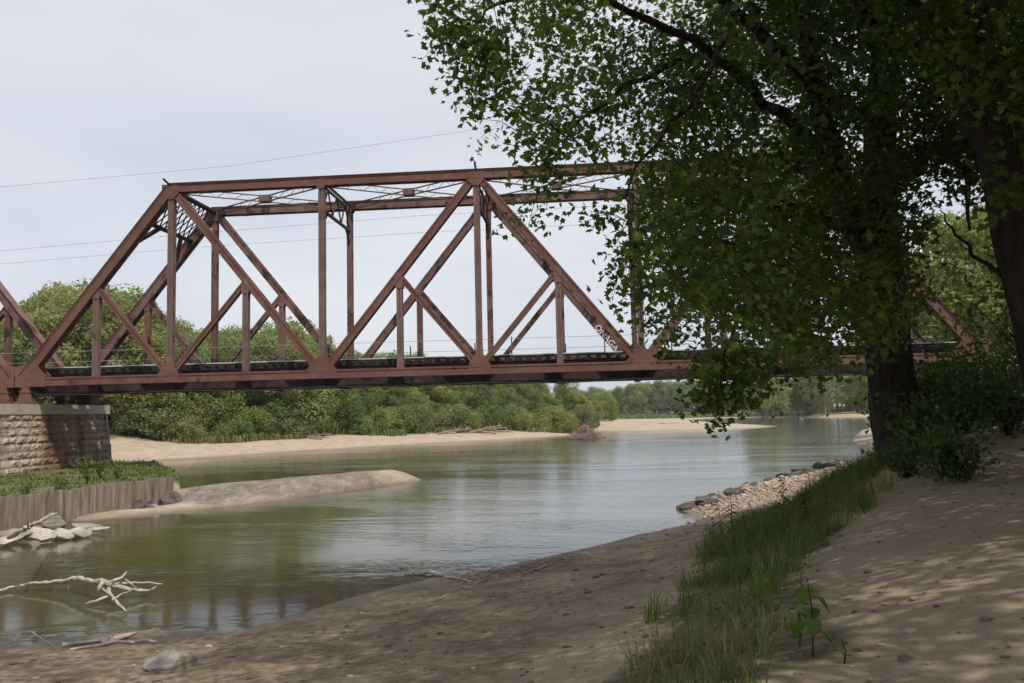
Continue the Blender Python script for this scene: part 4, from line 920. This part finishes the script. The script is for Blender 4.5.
def broad(px, py, h_, n, size, label, seed):
    g2 = np.random.default_rng(seed); p = on(px, py); r_ = empty('weed', p); b = MB(); b.tube([(0, 0, -.05), (.02, 0, h_*.5), (0, .02, h_)], [.007, .006, .003], 5); V_ = []
    T = np.array([(0, 0), (.28, .12), (.42, .4), (.3, .72), (0, 1), (-.3, .72), (-.42, .4), (-.28, .12)])
    for k in range(n):
        z0 = h_*(.35+.6*k/n); a = k*2.4+g2.uniform(-.4, .4); L_ = size*g2.uniform(.6, 1.1); d = np.array([math.cos(a), math.sin(a), 0]); s_ = np.array([-d[1], d[0], 0]); c_ = np.array([0, 0, z0])+d*.05; b.tube([(0, 0, z0), c_], .003, 4)
        for x, y in T: V_.append(c_+s_*x*L_+d*y*L_*.55+np.array([0, 0, -y*y*L_*.85+.1*y*L_]))
    b.build('stem', M_weed, r_); link('leaves', mesh_np('leaves', np.array(V_), 8, M_grass, g2.random(n)*.5), r_); tag(r_, label, 'weed')
broad(812, 657, .50, 7, .17, 'broad leaved weed with drooping dark leaves at the edge of the dirt path', 1)
broad(799, 648, .32, 5, .11, 'smaller broad leaved weed crowding left of the drooping one', 2)
broad(843, 664, .16, 4, .055, 'tiny seedling alone on the dirt path', 3)
stalk(802, 592, .30, 12, 'wiry branching weed above the broad leaved one', 8, ll=.10, lw=.008, mat=M_dry)

# ------------------------------------------------------------------ the two big maples
mask = np.array([(424, -60), (424, 0), (434, 20), (424, 45), (430, 70), (452, 92), (470, 128), (492, 122), (515, 132), (520, 160), (500, 215), (520, 225), (545, 175), (575, 205), (560, 235), (590, 190), (640, 195), (655, 235), (650, 262), (655, 285), (665, 320),
                 (680, 345), (690, 352), (684, 378), (696, 400), (702, 426), (712, 424), (735, 398), (752, 402), (762, 382), (790, 362), (862, 352), (905, 330), (925, 350), (980, 350), (1100, 420), (1300, 300), (1300, -400), (300, -400), (330, -60)], float)
thin = [((500, 215), 26), ((560, 230), 30), ((600, 270), 22)]
T0 = np.array([36.75, -29.9, 2.2])
limbsA = [  # (list of points, radii)
    ([T0+np.array([.55, 0, -.4]), W(903, 450, 16.6), W(893, 400, 16.6), W(888, 350, 16.6), W(884, 290, 16.6), W(878, 220, 16.5), W(882, 100, 16.3), W(890, -40, 16), W(893, -200, 16)], [.72, .48, .44, .42, .40, .33, .26, .18, .07]),
    ([W(882, 300, 16.6), W(858, 230, 16.2), W(832, 160, 15.8), W(818, 90, 15.4), W(800, 0, 15), W(780, -140, 14.5)], [.28, .24, .2, .17, .13, .05]),
    ([W(832, 160, 15.8), W(765, 100, 15), W(690, 40, 14), W(605, 2, 13.2), W(530, -12, 12.6), W(488, 10, 12.3), W(466, 40, 12.2)], [.15, .10, .07, .05, .03, .02, .010]),
    ([W(858, 230, 16.2), W(790, 210, 15.2), W(720, 200, 14.4), W(660, 215, 13.6), W(630, 250, 13.2)], [.12, .09, .06, .04, .015]),
    ([W(818, 90, 15.4), W(740, 10, 14), W(640, -50, 12.5), W(540, -60, 11.6), W(470, -30, 11.2)], [.12, .09, .07, .045, .02]),
    ([W(790, 210, 15.2), W(760, 270, 14.2), W(735, 330, 13.6), W(722, 380, 13.3), W(716, 412, 13.2)], [.06, .045, .03, .02, .008]),
    ([W(880, 200, 16.5), W(930, 150, 15), W(965, 170, 13), W(970, 230, 12)], [.12, .08, .05, .02]),
    ([W(886, 60, 16.2), W(860, 0, 13), W(830, -60, 10), W(800, -150, 8)], [.14, .10, .07, .03]),
    ([W(680, 60, 14), W(620, 90, 13), W(570, 130, 12.6), W(545, 180, 12.4)], [.05, .035, .02, .008]),
    ([W(740, 10, 14), W(700, 90, 12), W(640, 160, 11), W(618, 200, 10.8)], [.05, .035, .02, .008])]
limbsB = [
    ([W(1092, 500, 11), W(1070, 450, 11), W(1043, 350, 11), W(1018, 250, 11), W(996, 150, 11), W(975, 60, 11), W(968, -40, 11), W(960, -220, 11)], [.42, .33, .275, .25, .235, .22, .19, .09]),
    ([W(985, 140, 11), W(950, 70, 11.5), W(915, 20, 12), W(880, -60, 12.5)], [.13, .1, .07, .03]),
    ([W(1003, 240, 11), W(1040, 160, 11.5), W(1080, 80, 12), W(1110, -40, 12)], [.13, .1, .07, .03]),
    ([W(975, 60, 11), W(900, -30, 9), W(800, -100, 7.5), W(700, -160, 6.5)], [.12, .09, .06, .02]),
    ([W(1010, 280, 11), W(980, 260, 12), W(955, 235, 13), W(940, 210, 13.5)], [.04, .03, .02, .008])]
HANG = [(850, 110, 55, 13.2, 12), (815, 150, 50, 13, 12), (872, 190, 50, 13.2, 14), (835, 235, 45, 13.2, 12), (880, 270, 38, 13.6, 14), (905, 310, 22, 14, 9), (790, 60, 45, 12.5, 8), (740, 150, 45, 12.4, 8), (690, 95, 40, 12, 6), (760, 250, 40, 12.8, 8), (700, 290, 30, 12.8, 6), (985, 90, 40, 9.3, 14), (1010, 190, 30, 9.4, 8), (960, 30, 40, 9.5, 14),
        (432, 8, 10, 12, 6), (446, 26, 12, 12.2, 6), (426, 66, 7, 12.2, 2), (452, 48, 14, 12.2, 7), (466, 88, 12, 12.3, 5), (482, 112, 10, 12.3, 5), (492, 62, 22, 12.6, 16), (505, 100, 16, 12.6, 9), (520, 140, 9, 12.5, 4),
        (532, 158, 12, 12.5, 6), (516, 182, 5, 12.5, 1), (548, 212, 4, 12.4, 1), (525, 232, 3, 12.4, 1), (560, 185, 12, 12.4, 5), (600, 214, 10, 13.3, 4), (618, 206, 7, 13.3, 2), (626, 240, 12, 13.2, 6), (618, 272, 12, 13.2, 4), (640, 292, 16, 13.2, 8),
        (612, 297, 7, 13.2, 2), (652, 325, 14, 13.2, 8), (700, 398, 10, 13.2, 6), (714, 412, 10, 13.2, 6), (722, 395, 12, 13.2, 8), (746, 388, 10, 13.3, 5), (758, 378, 9, 13.3, 4), (704, 372, 16, 13.3, 10), (735, 362, 18, 13.4, 10), (786, 352, 16, 13.6, 8), (820, 350, 16, 14, 8),
        (940, 145, 12, 14, 4), (930, 185, 14, 14, 4), (905, 235, 16, 14, 6), (962, 190, 16, 13, 6), (920, 60, 20, 14, 8)]
def limb_pts(limbs): return np.array([np.array(a)+(np.array(b_)-np.array(a))*k/8 for pts, _ in limbs[1:] for a, b_ in zip(pts[:-1], pts[1:]) for k in range(8)])
def build_maple(limbs, n_spray, box, ell, label, seed, leafm, per=13, outk=.6, hang=(), sup=9):
    g2 = np.random.default_rng(seed); root_p = np.array(limbs[0][0][0]); r_ = empty('maple_tree', root_p); LP = limb_pts(limbs)
    b = MB(); pts, rad = limbs[0]; cl = []; cr = []       # trunk resampled and buttressed
    for (a, c_, ra_, rb_) in zip(pts[:-1], pts[1:], rad[:-1], rad[1:]):
        for k in range(8): cl.append(np.array(a)+(np.array(c_)-np.array(a))*k/8); cr.append(ra_+(rb_-ra_)*k/8)
    cl.append(np.array(pts[-1])); cr.append(rad[-1]); s0 = len(b.v); b.tube(cl, cr, 28)
    for i in range(len(cl)):
        for k in range(28):
            v = np.array(b.v[s0+i*28+k]); a = 2*PI*k/28; f = 1+.05*math.sin(a*7+i*.15)+.035*math.sin(a*13+i*.31)+.03*math.sin(a*3+i*.5)+random.uniform(-.02, .02)
            b.v[s0+i*28+k] = tuple(cl[i]+(v-cl[i])*f)
    b.v = [tuple(np.array(v)-root_p) for v in b.v]; b.build('trunk', M_bark, r_, True)
    for pts, rad in limbs[1:]:
        b = MB(); cl = []; cr = []
        for (a, c_, ra_, rb_) in zip(pts[:-1], pts[1:], rad[:-1], rad[1:]):
            for k in range(4): cl.append(np.array(a)+(np.array(c_)-np.array(a))*k/4+g2.normal(size=3)*.03); cr.append(ra_+(rb_-ra_)*k/4)
        cl.append(np.array(pts[-1])); cr.append(rad[-1]); b.tube(cl, cr, 9); b.v = [tuple(np.array(v)-root_p) for v in b.v]; b.build('branch', M_bark, r_, True)
    # sprays through the crown volume
    lo, hi = box; c = g2.uniform(lo, hi, (n_spray*sup, 3)); (ec, er) = ell
    e = (((c-ec)/er)**2).sum(1); k_ = e < 1
    px, py, pz_ = proj(c); vis = (pz_ > 0) & (px > -20) & (px < 1044) & (py > -20) & (py < 700)
    cdist = np.linalg.norm(c-CAM, axis=1); k_ &= (cdist > 5.0) & ~(vis & (pz_ < 8.2)) & ~((pz_ > 0) & (px > -900) & (px < 424) & (py > -160))
    j1 = (fbm(c[:, 0]*.9, c[:, 2]*.9+c[:, 1]*.4, 70)-.47)*95; j2 = (fbm(c[:, 0]*.9+40, c[:, 2]*.9+c[:, 1]*.4, 71)-.47)*95; inm = inpoly(px+j1*(px < 720), py+j2*(px < 860), mask); k_ &= (~vis) | inm
    dl = np.array([1.0]*len(c))
    # clumpiness
    cn = fbm(c[:, 0]*.55+c[:, 2]*.31, c[:, 1]*.55-c[:, 2]*.43, seed, 3)
    k_ &= cn > np.where(vis & (px < 660), .47, np.where(vis & (px < 740), .425, .385))
    gap = np.hypot((px-840)/80, (py-85)/60); gapn = fbm(px/34, py/34, 88, 3)
    k_ &= ~(vis & (gap < 1.2) & (gapn > .47))
    g3 = np.hypot((px-935)/38, (py-205)/42); k_ &= ~(vis & (g3 < 1.0))
    thinp = np.clip((px-430)/250, .14, 1); thinp = np.where((py > 150) & (px < 640), .09, thinp); thinp = np.where((px > 905) & (py > 170), .22, thinp); thinp = np.where((px > 912) & (px < 1005) & (py > 245), .03, thinp)
    thinp = np.where((py > 340) & (px < 860), .5, thinp); thinp = np.where((py > 320) & (px > 640) & (px < 860), np.minimum(thinp, .38), thinp)
    k_ &= (~vis) | (g2.random(len(c)) < thinp)
    vi = np.where(k_ & vis)[0][:n_spray]; oi = np.where(k_ & ~vis & (c[:, 2] > 5.8))[0][:int(n_spray*outk)]
    c = np.concatenate([c[vi], c[oi]]); print(label[:20], 'sprays', len(vi), len(oi))
    if hang: c = np.concatenate([c, np.array([W(hx+g2.normal()*hr*.5, hy+g2.normal()*hr*.45, hd+g2.normal()*.35) for hx, hy, hr, hd, hn in hang for _ in range(hn)])])
    # twig from the nearest limb direction
    d2 = ((c[:, None]-LP[None])**2).sum(-1); nn = LP[d2.argmin(1)]; dv = nn-c; dl = np.linalg.norm(dv, axis=1)[:, None]; tw = c+dv/dl*np.minimum(dl, .55)+np.array([0, 0, .12])
    b = MB()
    for p, q__ in zip(c, tw): b.tube([q__-root_p, (p+q__)/2+np.array([0, 0, .06])-root_p, p-root_p], [.008, .006, .003], 3, False)
    b.build('twigs', M_bark, r_)['kind'] = 'stuff'
    pos = []; 
    for p, q__ in zip(c, tw):
        k2 = int(per*g2.uniform(.6, 1.3)); t_ = g2.uniform(-.15, .8, k2)[:, None]; pos.append(p+(q__-p)*t_+g2.normal(size=(k2, 3))*np.array([.17, .17, .15])-np.array([0, 0, .05]))
    pos = np.concatenate(pos); sz = g2.uniform(.11, .19, len(pos)); print('leaves', len(pos))
    ppx_, ppy_, ppz_ = proj(pos); kk = np.linalg.norm(pos-CAM, axis=1) > 4.5; kk &= ~((ppz_ > 0) & (ppz_ < 7.2) & (ppx_ > -60) & (ppx_ < 1084) & (ppy_ > -60)); pos = pos[kk]; sz = sz[kk]
    link('crown', mesh_np('crown', leaves(pos-root_p, sz, MAPLE, .62, g2), len(MAPLE), leafm, g2.random(len(pos))), r_)
    tag(r_, label, 'tree'); return r_
ta = build_maple(limbsA, 8000, (np.array([26, -41, 3.0]), np.array([46, -21, 16.5])), (np.array([36.3, -31.3, 9.2]), np.array([10.2, 9.5, 6.6])), 'big maple with a thick dark trunk overhanging the river in front of the bridge', 17, M_leaf, per=16, hang=HANG)
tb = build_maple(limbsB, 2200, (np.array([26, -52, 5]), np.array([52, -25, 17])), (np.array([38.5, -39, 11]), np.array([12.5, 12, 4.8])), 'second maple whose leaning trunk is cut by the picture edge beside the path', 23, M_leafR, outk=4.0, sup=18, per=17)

# shaded undergrowth under the maples
us = random.Random(31)
labs = ['dark leafy bush hugging the foot of the big maple', 'dark bush spilling over the path edge below the big maple', 'tall shrub between the two maple trunks', 'shrub right behind the path edge under the second maple',
        'wide shaded bush behind the big maple trunk', 'upright shrub with paler leaves beside the big maple', 'shaded bush low under the bridge end between the trunks', 'bush closing the gap beside the second maple trunk', 'tall shaded bush at the picture edge behind the second trunk', 'small bush rooted on the dirt edge left of the maple foot']
for k, (px, dpt, h_, sp_, n_) in enumerate(((925, 14.5, 1.0, .9, 900), (955, 12.4, .75, .8, 900), (962, 17, 1.7, 1.4, 1900), (1010, 14.5, 1.3, 1.2, 1300), (935, 19.5, 1.9, 1.6, 2200), (930, 16.5, 1.5, 1.0, 1000), (975, 21, 2.0, 2.0, 2400), (1015, 18, 2.2, 1.8, 2200), (1055, 15, 2.6, 1.5, 2000), (905, 13.6, .5, .55, 380))):
    p = W(px, 450, dpt); z = height(p[0], p[1]); leafy('shrub', (p[0], p[1], z), h_, sp_, n_, .12, M_bushleaf, labs[k], seed=60+k, stems=max(9, n_//90), cat='shrub', tpl=OVAL if k % 2 else MAPLE, tilt=.7)
# ------------------------------------------------------------------ overhead wires
for k, (pts, lab) in enumerate(((((-260, 212), (0, 187), (230, 166), (460, 132), (700, 88)), 'highest thin power line crossing the sky above the bridge'), (((-260, 280), (0, 251), (200, 233), (430, 215), (640, 204)), 'middle thin power line seen through the bridge'), (((-260, 292), (0, 264), (200, 247), (430, 232), (640, 222)), 'lowest thin power line seen through the bridge'))):
    q_ = [W(px, py, 62+i*1.0) for i, (px, py) in enumerate(pts)]; b = MB(); b.tube(q_, .013, 5); tag(b.build('power_line', M_wire), lab, 'power line')

# ------------------------------------------------------------------ air
t = NT('air'); pvn = t.n('ShaderNodeVolumePrincipled'); pvn.inputs['Density'].default_value = .0002; pvn.inputs['Color'].default_value = (.86, .9, 1, 1); pvn.inputs['Anisotropy'].default_value = .3; t.l(pvn.outputs[0], t.o.inputs['Volume'])
b = MB(); b.box(-900, 1500, -900, 1500, -3, 40); o = b.build('haze', t.m); tag(o, 'thin summer haze over the river', 'haze', kind='stuff')
